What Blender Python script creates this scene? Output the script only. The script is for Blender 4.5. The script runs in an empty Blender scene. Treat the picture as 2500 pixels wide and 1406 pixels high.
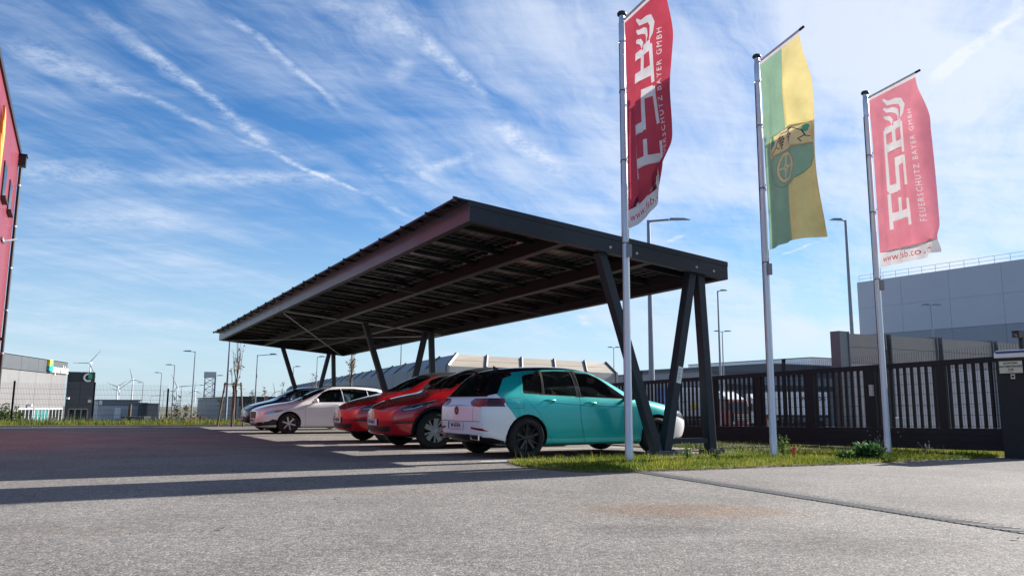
import bpy, bmesh, math, random
import numpy as np
from mathutils import Vector, Matrix, geometry
R = math.radians
random.seed(7); rng = np.random.default_rng(7)
SC = bpy.context.scene
COL = SC.collection

# ------------------------------------------------------------------ camera
CAM_F, CAM_TH, CAM_RO, CAM_H = 1900.7, R(8.5), R(.3), .817     # focal length in pixels of the 2500 px photograph
_f0 = Vector((0, math.cos(CAM_TH), math.sin(CAM_TH))); _r0 = Vector((1, 0, 0)); _u0 = _r0.cross(_f0)
CR = _r0 * math.cos(CAM_RO) + _u0 * math.sin(CAM_RO); CU = -_r0 * math.sin(CAM_RO) + _u0 * math.cos(CAM_RO)
CAM_LOC = Vector((0, 0, CAM_H))
cam = bpy.data.cameras.new('camera'); cam.lens = 36 * CAM_F / 2500; cam.sensor_width = 36; cam.clip_start = .05; cam.clip_end = 30000
camo = bpy.data.objects.new('camera', cam); COL.objects.link(camo); SC.camera = camo
m = Matrix.Identity(4)
for i, a in enumerate((CR, CU, -_f0)):
    for k in range(3): m[k][i] = a[k]
m.translation = CAM_LOC; camo.matrix_world = m

# ------------------------------------------------------------------ light
SUN_AZ, SUN_EL = R(31.5), R(27)          # azimuth counted from +X towards +Y
SUN_DIR = Vector((math.cos(SUN_AZ) * math.cos(SUN_EL), math.sin(SUN_AZ) * math.cos(SUN_EL), math.sin(SUN_EL)))
sun = bpy.data.lights.new('sun', 'SUN'); sun.energy = 5.0; sun.angle = R(.53); sun.color = (1, .94, .87)
suno = bpy.data.objects.new('sun', sun); COL.objects.link(suno); suno.rotation_euler = SUN_DIR.to_track_quat('Z', 'Y').to_euler(); suno.location = (30, 20, 40)
SC.view_settings.view_transform = 'Standard'; SC.view_settings.look = 'None'; SC.view_settings.gamma = 1
SC.view_settings.exposure = 1.38; SC.view_settings.use_curve_mapping = False
SC.render.engine = 'CYCLES'; SC.cycles.max_bounces = 8; SC.cycles.transparent_max_bounces = 16

def ray(u, v): return _f0 + CR * ((u - 1250) / CAM_F) + CU * ((703 - v) / CAM_F)
def at(u, v, Y):                        # the place Y metres ahead that the photograph shows at (u, v)
    d = ray(u, v); return CAM_LOC + d * (Y / d.y)

class NT:                               # small node-tree writer
    def __init__(s, tree): s.t = tree; s.n = tree.nodes; s.l = tree.links
    def node(s, ty, **kw):
        n = s.n.new(ty)
        for k, v in kw.items():
            if k[0] == '_': s.put(n.inputs[int(k[1:])], v)
            elif k.startswith('i_'): s.put(n.inputs[k[2:].replace('_', ' ')], v)
            else: setattr(n, k, v)
        return n
    def put(s, sock, v):
        if isinstance(v, bpy.types.NodeSocket): s.l.new(v, sock)
        elif isinstance(v, bpy.types.Node): s.l.new(v.outputs[0], sock)
        else: sock.default_value = v
    def M(s, op, a, b=0., c=0., clamp=False):
        n = s.n.new('ShaderNodeMath'); n.operation = op; n.use_clamp = clamp
        for i, v in enumerate((a, b, c)): s.put(n.inputs[i], v)
        return n.outputs[0]
    def VM(s, op, a, b=(0, 0, 0), out=0):
        n = s.n.new('ShaderNodeVectorMath'); n.operation = op
        s.put(n.inputs[0], a)
        if op == 'SCALE': s.put(n.inputs['Scale'], b)
        else: s.put(n.inputs[1], b)
        return n.outputs['Value'] if op in ('DOT_PRODUCT', 'LENGTH', 'DISTANCE') else n.outputs[0]
    def noise(s, vec, scale, detail=4, rough=.55, dist=0.):
        n = s.node('ShaderNodeTexNoise'); s.put(n.inputs['Vector'], vec); n.inputs['Scale'].default_value = scale
        n.inputs['Detail'].default_value = detail; n.inputs['Roughness'].default_value = rough; n.inputs['Distortion'].default_value = dist
        return n
    def ramp(s, fac, stops):
        n = s.node('ShaderNodeValToRGB'); s.put(n.inputs[0], fac); e = n.color_ramp.elements
        while len(e) < len(stops): e.new(.5)
        for i, (p, c) in enumerate(stops): e[i].position = p; e[i].color = (*c, 1) if len(c) == 3 else c
        return n.outputs[0]
    def smooth(s, x, lo, hi):
        n = s.node('ShaderNodeMapRange', interpolation_type='SMOOTHSTEP'); s.put(n.inputs[0], x)
        n.inputs[1].default_value = lo; n.inputs[2].default_value = hi; return n.outputs[0]
    def mix(s, fac, a, b, blend='MIX'):
        n = s.n.new('ShaderNodeMix'); n.data_type = 'RGBA'; n.blend_type = blend
        s.put(n.inputs[0], fac); s.put(n.inputs[6], a if not isinstance(a, tuple) else (*a, 1)[:4]); s.put(n.inputs[7], b if not isinstance(b, tuple) else (*b, 1)[:4])
        return n.outputs[2]

# ------------------------------------------------------------------ sky: clear blue air with thin cirrus and contrails
world = bpy.data.worlds.new('World'); SC.world = world; world.use_nodes = True
w = NT(world.node_tree)
for n in list(w.n): w.n.remove(n)
sky = w.node('ShaderNodeTexSky', sky_type='NISHITA', sun_disc=False, sun_elevation=SUN_EL, sun_rotation=R(90) - SUN_AZ, altitude=150, air_density=1., dust_density=0., ozone_density=3.5)
hs = w.node('ShaderNodeHueSaturation', i_Hue=.505, i_Saturation=1.25, i_Value=1.28); w.put(hs.inputs['Color'], sky)
tc = w.node('ShaderNodeTexCoord')
dirn = w.VM('NORMALIZE', tc.outputs['Generated'])
sep = w.node('ShaderNodeSeparateXYZ', _0=dirn)
zz = w.M('MAXIMUM', sep.outputs[2], 0.)
den = w.M('ADD', zz, .16)
px = w.M('DIVIDE', sep.outputs[0], den); py = w.M('DIVIDE', sep.outputs[1], den)
P = w.node('ShaderNodeCombineXYZ', _0=px, _1=py, _2=0.).outputs[0]
def skyp(u, v):
    d = ray(u, v).normalized(); k = max(d.z, 0) + .16
    return (d.x / k, d.y / k, 0)
wob = w.VM('SUBTRACT', w.noise(P, 1.6, 4, .6).outputs['Color'], (.5, .5, .5))
Pw = w.VM('ADD', P, w.VM('SCALE', wob, .22))
def streaks(vec, rot, sx, sy, scale, off, detail=6, rough=.6):
    mp = w.node('ShaderNodeMapping', vector_type='TEXTURE'); w.put(mp.inputs['Vector'], vec)
    mp.inputs['Rotation'].default_value = (0, 0, R(rot)); mp.inputs['Scale'].default_value = (1 / sx, 1 / sy, 1); mp.inputs['Location'].default_value = off
    return w.noise(mp, scale, detail, rough, .4).outputs['Fac']
s1 = streaks(Pw, 48, .30, 1.5, 1.5, (3.1, 1.4, 0), 10, .64)
s2 = streaks(Pw, 66, .34, 2.4, 2.4, (7.7, 2.6, 0), 10, .68)
s3 = streaks(P, -12, .8, 1.6, .9, (1.2, 9.3, 0), 4, .55)
s4 = streaks(Pw, 8, .5, 3.0, 3.0, (2.2, 5.1, 0), 10, .7)
cl = w.M('ADD', w.M('ADD', w.M('MULTIPLY', s1, .42), w.M('MULTIPLY', s4, .16)), w.M('ADD', w.M('MULTIPLY', s2, .26), w.M('MULTIPLY', s3, .36)))
toward = w.VM('DOT_PRODUCT', dirn, tuple(SUN_DIR))
cl = w.M('ADD', cl, w.M('MULTIPLY', w.smooth(toward, .35, .95), .15))        # the cirrus thickens towards the sun
cover = w.smooth(cl, .535, .82)
cover = w.M('MULTIPLY', cover, w.smooth(zz, .0, .10))
def trail(a, b, wid, strength, wave=.03, soft=1.):
    A, B = skyp(*a), skyp(*b)
    wv = w.VM('SCALE', w.VM('SUBTRACT', w.noise(P, 3.2, 5, .65).outputs['Color'], (.5, .5, .5)), wave * 3)
    pa = w.VM('SUBTRACT', w.VM('ADD', P, wv), A); ba = (B[0] - A[0], B[1] - A[1], 0); L2 = ba[0] ** 2 + ba[1] ** 2
    h = w.M('DIVIDE', w.VM('DOT_PRODUCT', pa, ba), L2, clamp=True)
    n = w.n.new('ShaderNodeVectorMath'); n.operation = 'SCALE'; n.inputs[0].default_value = ba; w.put(n.inputs['Scale'], h)
    d = w.VM('LENGTH', w.VM('SUBTRACT', pa, n.outputs[0]))
    taper = w.M('MULTIPLY', w.smooth(h, 0, .25), w.M('SUBTRACT', 1., w.M('MULTIPLY', w.smooth(h, .75, 1.), .9)))
    k = w.M('MULTIPLY', w.M('SUBTRACT', 1., w.smooth(d, wid * .05, wid * .8)), taper)
    return w.M('MULTIPLY', k, strength * 1.2)
TR = [((500, 5), (872, 292), .022, .75), ((130, -30), (700, 385), .040, .55), ((230, 20), (700, 390), .022, .5), ((0, 90), (330, 230), .10, .6), ((240, 180), (560, 330), .030, .6), ((530, 310), (1015, 538), .024, 1.0),
      ((905, -20), (1010, 110), .060, .55), ((1000, 60), (1190, 255), .036, .8), ((960, 210), (1010, 130), .05, .4), ((700, -60), (960, 110), .09, .35), ((1195, 290), (1330, 385), .060, .75), ((1300, 350), (1385, 440), .06, .5), ((975, 385), (1110, 470), .032, .6),
      ((880, 390), (1080, 490), .05, .45), ((1040, 420), (1180, 370), .05, .5), ((2260, 210), (2600, -40), .03, .7), ((1880, 632), (2040, 574), .014, .9), ((1630, 595), (1668, 572), .030, .8),
      ((1420, 765), (1432, 800), .05, 1.2), ((1140, 872), (1420, 782), .03, .4), ((0, 430), (330, 410), .16, .5), ((300, 440), (900, 430), .10, .5), ((0, 800), (560, 790), .22, .4), ((60, 560), (500, 520), .2, .3)]
tsum = 0.
txt = w.noise(P, 14, 6, .75).outputs['Fac']; txt = w.smooth(txt, .30, .66)
for a, b, wd, st in TR: tsum = w.M('ADD', tsum, trail(a, b, wd, st))
tsum = w.M('MULTIPLY', tsum, txt)
fac = w.M('MINIMUM', w.M('ADD', w.M('MULTIPLY', cover, .82), w.M('MULTIPLY', tsum, .6)), .93)
glow = w.M('POWER', w.M('MAXIMUM', toward, 0.), 5.)
ccol = w.mix(w.M('MINIMUM', glow, 1.), (6.4, 7.2, 8.6), (8.8, 9.0, 9.4))
low = w.M('MULTIPLY', w.M('SUBTRACT', 1., w.smooth(zz, -.05, .30)), .85)
skc = w.mix(fac, w.mix(low, hs.outputs[0], (4.3, 5.9, 7.5)), ccol)
bg = w.node('ShaderNodeBackground', i_Strength=.046); w.put(bg.inputs['Color'], skc)
wo = w.node('ShaderNodeOutputWorld'); w.l.new(bg.outputs[0], wo.inputs[0])

# ------------------------------------------------------------------ the site frame: x into the parking bays, y along the row of bays
PHI = R(29.05)
VX = Vector((math.cos(PHI), math.sin(PHI), 0)); UY = Vector((-math.sin(PHI), math.cos(PHI), 0)); LO = Vector((-.631, 11.016, 0))
def loc(p): d = Vector((p[0], p[1], 0)) - LO; return d.dot(VX), d.dot(UY)
def gz(p):                              # height of the ground
    x, y = loc(p); z = -.0041 * y - .0033 * x
    if x > 5.6: z -= .009 * max(0, y + 3) * min(1, (x - 5.6) / 3) * (1 if y < 30 else 0)
    d = max(y - 24.2, x - 12, 0); z -= min(1.25, .034 * d)
    return z
def W(x, y, z=0.):                      # a place in the site frame, z above the ground there
    p = LO + VX * x + UY * y; p.z = gz(p) + z; return p

# ------------------------------------------------------------------ materials
MATS = {}
def pm(name, col, rough=.6, metal=0., coat=0., var=.0, vs=6., bump=0., bs=60., spec=.5, trans=0.):
    if name in MATS: return MATS[name]
    mt = bpy.data.materials.new(name); mt.use_nodes = True; t = NT(mt.node_tree); b = t.n['Principled BSDF']
    b.inputs['Base Color'].default_value = (*col, 1); b.inputs['Roughness'].default_value = rough; b.inputs['Metallic'].default_value = metal
    b.inputs['Coat Weight'].default_value = coat; b.inputs['Coat Roughness'].default_value = .04; b.inputs['Specular IOR Level'].default_value = spec
    if var or bump:
        tcn = t.node('ShaderNodeTexCoord').outputs['Object']
        if var:
            n1 = t.noise(tcn, vs, 6, .65).outputs['Fac']
            c = t.ramp(n1, [(.3, tuple(x * (1 - var) for x in col)), (.7, tuple(min(1, x * (1 + var)) for x in col))])
            t.put(b.inputs['Base Color'], c)
            t.put(b.inputs['Roughness'], t.M('ADD', rough - .08, t.M('MULTIPLY', n1, .16)))
        if bump:
            bn = t.node('ShaderNodeBump', i_Strength=bump, i_Distance=.01); t.put(bn.inputs['Height'], t.noise(tcn, bs, 4).outputs['Fac']); t.put(b.inputs['Normal'], bn)
    MATS[name] = mt; return mt

def glass_mat(name, tint, alpha, rough=.02):
    if name in MATS: return MATS[name]
    mt = bpy.data.materials.new(name); mt.use_nodes = True; t = NT(mt.node_tree); b = t.n['Principled BSDF']; out = t.n['Material Output']
    b.inputs['Base Color'].default_value = (*tint, 1); b.inputs['Roughness'].default_value = rough; b.inputs['IOR'].default_value = 1.5; b.inputs['Coat Weight'].default_value = .3
    tr = t.node('ShaderNodeBsdfTransparent'); tr.inputs[0].default_value = (.8, .86, .85, 1)
    fr = t.node('ShaderNodeFresnel', i_IOR=1.5)
    mx = t.node('ShaderNodeMixShader'); t.put(mx.inputs[0], t.M('MAXIMUM', fr, alpha)); t.put(mx.inputs[1], tr); t.put(mx.inputs[2], b)
    t.l.new(mx.outputs[0], out.inputs[0]); MATS[name] = mt; return mt

ANTH = pm('anthracite_paint', (.022, .029, .038), .5, 0, 0, .12, 3, spec=.3)
STEEL_DARK = pm('dark_green_grey_steel', (.011, .014, .017), .55, 0, 0, .15, 3, spec=.3)
GALV = pm('galvanised_steel', (.36, .38, .40), .42, .8, 0, .12, 8)
ALU = pm('brushed_aluminium', (.62, .63, .66), .33, .85, 0, .06, 5)
BLACKP = pm('black_plastic', (.012, .012, .014), .5, 0, 0, .1)
WHITEP = pm('white_paint', (.72, .72, .72), .5, 0, .2, .04)
LAMPG = pm('lamp_post_grey', (.20, .23, .27), .5, .4, 0, .1)
CONC = pm('concrete', (.34, .33, .30), .85, 0, 0, .18, 9, .3, 40)
RUBBER = pm('tyre_rubber', (.009, .009, .0095), .85, 0, 0, .2, 20, .2, 90)
CHROME = pm('chrome', (.8, .8, .82), .12, 1)

# ------------------------------------------------------------------ builders
class MB:
    def __init__(s): s.v = []; s.f = []; s.mi = []; s.sm = []
    def add(s, vs, fs, mi=0, smooth=False):
        o = len(s.v); s.v += [tuple(p) for p in vs]
        for f in fs: s.f.append(tuple(i + o for i in f)); s.mi.append(mi); s.sm.append(smooth)
        return s
    def box(s, c, d, mi=0, rot=None):
        hx, hy, hz = d[0] / 2, d[1] / 2, d[2] / 2
        vs = [Vector((x, y, z)) for x in (-hx, hx) for y in (-hy, hy) for z in (-hz, hz)]
        if rot is not None: vs = [rot @ p for p in vs]
        return s.add([p + Vector(c) for p in vs], [(0, 1, 3, 2), (4, 6, 7, 5), (0, 4, 5, 1), (2, 3, 7, 6), (0, 2, 6, 4), (1, 5, 7, 3)], mi)
    def bb(s, a, b, mi=0): return s.box([(a[i] + b[i]) / 2 for i in range(3)], [abs(b[i] - a[i]) for i in range(3)], mi)
    def bar(s, p, q, wx, wy, mi=0, side=(0, 1, 0)):
        p, q = Vector(p), Vector(q); d = (q - p).normalized(); y = Vector(side); y = (y - d * y.dot(d)).normalized(); x = y.cross(d)
        vs = [e + x * a * wx / 2 + y * b * wy / 2 for e in (p, q) for a, b in ((-1, -1), (1, -1), (1, 1), (-1, 1))]
        return s.add(vs, [(3, 2, 1, 0), (4, 5, 6, 7), (0, 1, 5, 4), (1, 2, 6, 5), (2, 3, 7, 6), (3, 0, 4, 7)], mi)
    def tube(s, pts, rad, n=8, mi=0, caps=True, smooth=True):
        pts = [Vector(p) for p in pts]; k = len(pts)
        if not isinstance(rad, (list, tuple)): rad = [rad] * k
        vs = []; ref = Vector((.1, .2, 1)) if abs((pts[-1] - pts[0]).normalized().z) < .9 else Vector((1, .1, 0))
        for i, p in enumerate(pts):
            d = (pts[min(i + 1, k - 1)] - pts[max(i - 1, 0)]).normalized(); x = d.cross(ref).normalized(); y = d.cross(x)
            vs += [p + (x * math.cos(2 * math.pi * j / n) + y * math.sin(2 * math.pi * j / n)) * rad[i] for j in range(n)]
        fs = [(i * n + j, i * n + (j + 1) % n, (i + 1) * n + (j + 1) % n, (i + 1) * n + j) for i in range(k - 1) for j in range(n)]
        s.add(vs, fs, mi, smooth)
        if caps: s.add(vs[:n], [tuple(range(n - 1, -1, -1))], mi); s.add(vs[-n:], [tuple(range(n))], mi)
        return s
    def lathe(s, prof, n=24, axis='Z', c=(0, 0, 0), mi=0, smooth=True):
        vs = []
        for r, h in prof:
            for j in range(n):
                a = 2 * math.pi * j / n; x, y = r * math.cos(a), r * math.sin(a)
                p = (x, y, h) if axis == 'Z' else (x, h, y) if axis == 'Y' else (h, x, y)
                vs.append(Vector(p) + Vector(c))
        fs = [(i * n + j, i * n + (j + 1) % n, (i + 1) * n + (j + 1) % n, (i + 1) * n + j) for i in range(len(prof) - 1) for j in range(n)]
        return s.add(vs, fs, mi, smooth)
    def prism(s, poly, a, b, mi=0):      # poly: 2D (x, z); extruded along y from a to b
        n = len(poly); vs = [(x, a, z) for x, z in poly] + [(x, b, z) for x, z in poly]
        return s.add(vs, [tuple(range(n)), tuple(range(2 * n - 1, n - 1, -1))] + [(i, i + n, (i + 1) % n + n, (i + 1) % n) for i in range(n)], mi)
    def mesh(s, name, mats, fix=True):
        me = bpy.data.meshes.new(name); me.from_pydata(s.v, [], s.f)
        for mt in (mats if isinstance(mats, (list, tuple)) else [mats]): me.materials.append(mt)
        me.polygons.foreach_set('material_index', s.mi); me.polygons.foreach_set('use_smooth', s.sm); me.update()
        if fix:
            bm = bmesh.new(); bm.from_mesh(me); bmesh.ops.recalc_face_normals(bm, faces=bm.faces); bm.to_mesh(me); bm.free()
        return me
    def build(s, name, mats, parent=None, loc=None, rz=0, fix=True): return link(name, s.mesh(name, mats, fix), parent, loc, rz)

def link(name, me, parent=None, loc=None, rz=0):
    o = bpy.data.objects.new(name, me); COL.objects.link(o)
    if parent is not None: o.parent = parent
    if loc is not None: o.location = loc
    if rz: o.rotation_euler = (0, 0, rz)
    return o
def tag(o, label=None, cat=None, group=None, kind=None):
    for k, v in (('label', label), ('category', cat), ('group', group), ('kind', kind)):
        if v: o[k] = v
    return o
def thing(name, label, cat, loc=(0, 0, 0), rz=0, group=None):
    return tag(link(name, None, None, loc, rz), label, cat, group)
def copy_tree(o, parent=None):
    c = o.copy(); COL.objects.link(c)
    if parent is not None: c.parent = parent
    for ch in list(o.children): copy_tree(ch, c)
    return c
def bevel(me, wdt, seg=2):
    bm = bmesh.new(); bm.from_mesh(me)
    bmesh.ops.bevel(bm, geom=[e for e in bm.edges if e.calc_face_angle(0) > .5], offset=wdt, segments=seg, affect='EDGES', profile=.6)
    bm.to_mesh(me); bm.free(); return me
def text_mesh(body, size, mat, extrude=.002, align='CENTER', bold=0.):
    cu = bpy.data.curves.new('text', 'FONT'); cu.body = body; cu.size = size; cu.extrude = extrude; cu.align_x = align; cu.align_y = 'CENTER'; cu.offset = bold; cu.resolution_u = 3
    o = bpy.data.objects.new('t', cu); COL.objects.link(o)
    me = bpy.data.meshes.new_from_object(o.evaluated_get(bpy.context.evaluated_depsgraph_get()))
    bpy.data.objects.remove(o); bpy.data.curves.remove(cu); me.materials.clear(); me.materials.append(mat); return me
def fit_text(body, width, mat, extrude, bold):
    me = text_mesh(body, 1.0, mat, extrude, 'CENTER', bold); xs = [v.co.x for v in me.vertices]; k = width / (max(xs) - min(xs)); bpy.data.meshes.remove(me); return k
def put_text(name, body, size, mat, parent, pos, right, up, bold=0., extrude=.002, align='CENTER'):
    me = text_mesh(body, size, mat, extrude, align, bold); o = link(name, me, parent)
    r = Vector(right).normalized(); u = Vector(up).normalized(); n = r.cross(u)
    mm = Matrix.Identity(4)
    for i, a in enumerate((r, u, n)):
        for k in range(3): mm[k][i] = a[k]
    mm.translation = Vector(pos); o.matrix_local = mm; return o
# ------------------------------------------------------------------ cars
def offset_poly(poly, d):
    n = len(poly); A = sum(poly[i][0] * poly[(i + 1) % n][1] - poly[(i + 1) % n][0] * poly[i][1] for i in range(n)); sg = 1 if A > 0 else -1; out = []
    for i in range(n):
        p0, p1, p2 = Vector(poly[i - 1]), Vector(poly[i]), Vector(poly[(i + 1) % n])
        a = (p1 - p0).normalized(); b = (p2 - p1).normalized(); na = Vector((a.y, -a.x)) * sg; nb = Vector((b.y, -b.x)) * sg
        k = na + nb; k = k / max(.35, k.dot(na)) if k.length > 1e-6 else na
        out.append(tuple(p1 + k * d))
    return out
def inside(p, poly):
    r = False; n = len(poly)
    for i in range(n):
        (x1, y1), (x2, y2) = poly[i], poly[(i + 1) % n]
        if (y1 > p[1]) != (y2 > p[1]) and p[0] < (x2 - x1) * (p[1] - y1) / (y2 - y1) + x1: r = not r
    return r
def strip(pts, wd):                     # a polyline as a thin polygon
    L_, R_ = [], []
    for i, p in enumerate(pts):
        a = Vector(pts[max(i - 1, 0)]); b = Vector(pts[min(i + 1, len(pts) - 1)]); d = (b - a).normalized(); n = Vector((-d.y, d.x)) * wd / 2
        L_.append(tuple(Vector(p) + n)); R_.append(tuple(Vector(p) - n))
    return L_ + R_[::-1]
# projections: (2D coordinates, extrusion axis, test on the face normal and centre)
PROJ = {'left': (lambda p: (p.x, p.z), Vector((0, 1, 0)), lambda n, c: c.y > .05 and n.y > .12),
        'right': (lambda p: (p.x, p.z), Vector((0, 1, 0)), lambda n, c: c.y < -.05 and n.y < -.12),
        'front': (lambda p: (p.y, p.z), Vector((1, 0, 0)), lambda n, c: n.x > .12),
        'rear': (lambda p: (p.y, p.z), Vector((1, 0, 0)), lambda n, c: n.x < -.12),
        'top': (lambda p: (p.x, p.y), Vector((0, 0, 1)), lambda n, c: n.z > .1)}
def cut_region(bm, lay, poly, pj, val, mlay=None, mval=None, zmin=-9, only=None, dist=None):
    f2, ax, ok = PROJ[pj]; xs = [p[0] for p in poly]; ys = [p[1] for p in poly]; mg = .02
    lo = (min(xs) - mg, min(ys) - mg); hi = (max(xs) + mg, max(ys) + mg)
    def sel():
        o = []
        for f in bm.faces:
            if not ok(f.normal, f.calc_center_median()): continue
            q = [f2(v.co) for v in f.verts]
            if max(a[0] for a in q) < lo[0] or min(a[0] for a in q) > hi[0] or max(a[1] for a in q) < lo[1] or min(a[1] for a in q) > hi[1]: continue
            c = f.calc_center_median()
            if c.z < zmin or (dist and not dist(c)): continue
            if only is not None and f[lay] not in only: continue
            o.append(f)
        return o
    n = len(poly)
    for i in range(n):
        a, b = Vector(poly[i]), Vector(poly[(i + 1) % n]); d = b - a
        if d.length < 1e-6: continue
        e3 = {'left': Vector((d.x, 0, d.y)), 'right': Vector((d.x, 0, d.y)), 'front': Vector((0, d.x, d.y)), 'rear': Vector((0, d.x, d.y)), 'top': Vector((d.x, d.y, 0))}[pj]
        p3 = {'left': Vector((a.x, 0, a.y)), 'right': Vector((a.x, 0, a.y)), 'front': Vector((0, a.x, a.y)), 'rear': Vector((0, a.x, a.y)), 'top': Vector((a.x, a.y, 0))}[pj]
        # only faces the edge itself passes near
        ln = d.length; dn = d / ln; fs = []
        for f in sel():
            q = [Vector(f2(v.co)) - a for v in f.verts]; al = [k.dot(dn) for k in q]; pe = [k.x * dn.y - k.y * dn.x for k in q]
            if max(al) < -.002 or min(al) > ln + .002 or min(pe) > 1e-6 or max(pe) < -1e-6: continue
            fs.append(f)
        if not fs: continue
        g = list({v for f in fs for v in f.verts}) + list({e for f in fs for e in f.edges}) + fs
        bmesh.ops.bisect_plane(bm, geom=g, plane_co=p3, plane_no=e3.cross(ax).normalized(), dist=1e-5)
    bm.normal_update(); r = []
    for f in sel():
        if inside(f2(f.calc_center_median()), poly):
            if val is not None: f[lay] = val
            if mval is not None: f[mlay] = mval
            r.append(f)
    return r
def circle(cx, cz, r, n=24, zlo=None):
    return [(cx + r * math.cos(2 * math.pi * i / n), cz + r * math.sin(2 * math.pi * i / n)) for i in range(n)]

def wheel(parent, x, y, r, rim, side, wdt=.215):
    g = thing_part('wheel', parent, (x, y, r)); s = 1 if side > 0 else -1
    ty = MB(); hw = wdt / 2
    ty.lathe([(r * .64, -hw * .8), (r * .7, -hw), (r * .9, -hw), (r * .985, -hw * .72), (r, -hw * .4), (r, hw * .4), (r * .985, hw * .72), (r * .9, hw), (r * .7, hw), (r * .64, hw * .8), (r * .62, hw * .3)], 40, 'Y')
    ty.build('tyre', RUBBER, g)
    rm = MB(); y0 = s * hw
    rm.lathe([(r * .655, y0 * .95), (r * .645, y0 * .80), (r * .60, y0 * .55), (r * .60, -y0 * .6)], 40, 'Y', mi=0)
    rm.lathe([(r * .60, y0 * .12), (.0, y0 * .12)], 40, 'Y', mi=1)                  # dark brake space behind the spokes
    rm.lathe([(0, y0 * .78), (r * .10, y0 * .78), (r * .14, y0 * .68), (r * .16, y0 * .5)], 20, 'Y', mi=0)
    n = rim['n']
    for i in range(n):
        a0 = 2 * math.pi * (i + .25) / n
        for da, wa, wb, tw in rim['blades']:
            a = a0 + da
            def pt(rr, off, yy): 
                aa = a + tw * (rr - .15) ; return (rr * r * math.cos(aa) - off * r * math.sin(aa), yy, rr * r * math.sin(aa) + off * r * math.cos(aa))
            vs = [pt(.12, -wa, y0 * .72), pt(.12, wa, y0 * .72), pt(.63, wb, y0 * .84), pt(.63, -wb, y0 * .84), pt(.12, -wa * .9, y0 * .4), pt(.12, wa * .9, y0 * .4), pt(.63, wb * .9, y0 * .5), pt(.63, -wb * .9, y0 * .5)]
            rm.add(vs, [(0, 1, 2, 3), (0, 4, 5, 1), (1, 5, 6, 2), (2, 6, 7, 3), (3, 7, 4, 0)], 0)
    rm.build('rim', [rim['mat'], BLACKP], g)
    return g
def thing_part(name, parent, loc=(0, 0, 0)):
    return link(name, None, parent, loc)

def loft(stations, cap_f, cap_r, L):
    """stations: nose to tail; returns a smooth closed shell (x forward, origin at the nose shifted later)"""
    vs, fs = [], []
    def ring(S):
        x, zb, ws, zs, wm, zm, wc, zc, wl, zl, wr, zr, zt = S
        h = [(0, zb), (ws - .10, zb), (ws, zs), (wm, zm), (wc, zc), (wl, zl), (wr, zr), (wr * .55, zr + (zt - zr) * .78), (0, zt)]
        full = h + [(-y, z) for y, z in h[-2:0:-1]]
        return [(-x, y, z) for y, z in full]
    k = 16
    for S in stations: vs += ring(S)
    for i in range(len(stations) - 1):
        for j in range(k): fs.append((i * k + j, i * k + (j + 1) % k, (i + 1) * k + (j + 1) % k, (i + 1) * k + j))
    def cap(base, S, ext, rev):
        # centre columns for the cap: right side points 1..7 pair with 15..9
        o = len(vs); x = -S[0]; rg = vs[base:base + k]
        for j in range(1, 8):
            y, z = rg[j][1], rg[j][2]
            for t in (.55, 0, -.55): vs.append((x + ext * (1 - .35 * abs(t) / .55) , y * t, z))
        def q(a, b, c, d): fs.append((a, b, c, d)[::-1] if rev else (a, b, c, d))
        for j in range(1, 7):
            r0 = [base + j, o + (j - 1) * 3, o + (j - 1) * 3 + 1, o + (j - 1) * 3 + 2, base + 16 - j]
            r1 = [base + j + 1, o + j * 3, o + j * 3 + 1, o + j * 3 + 2, base + 15 - j]
            for t in range(4): q(r0[t], r0[t + 1], r1[t + 1], r1[t])
        # close bottom (j=1 row to point 0) and top (j=7 row to point 8)
        r = [base + 1, o, o + 1, o + 2, base + 15]; fs.append((base, r[0], r[1], r[2]) if rev else (base, r[2], r[1], r[0])); fs.append((base, r[2], r[3], r[4]) if rev else (base, r[4], r[3], r[2]))
        r = [base + 7, o + 18, o + 19, o + 20, base + 9]; b = base + 8; fs.append((b, r[2], r[1], r[0]) if rev else (b, r[0], r[1], r[2])); fs.append((b, r[4], r[3], r[2]) if rev else (b, r[2], r[3], r[4]))
    cap(0, stations[0], cap_f, False); cap((len(stations) - 1) * k, stations[-1], -cap_r, True)
    return vs, fs

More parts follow.
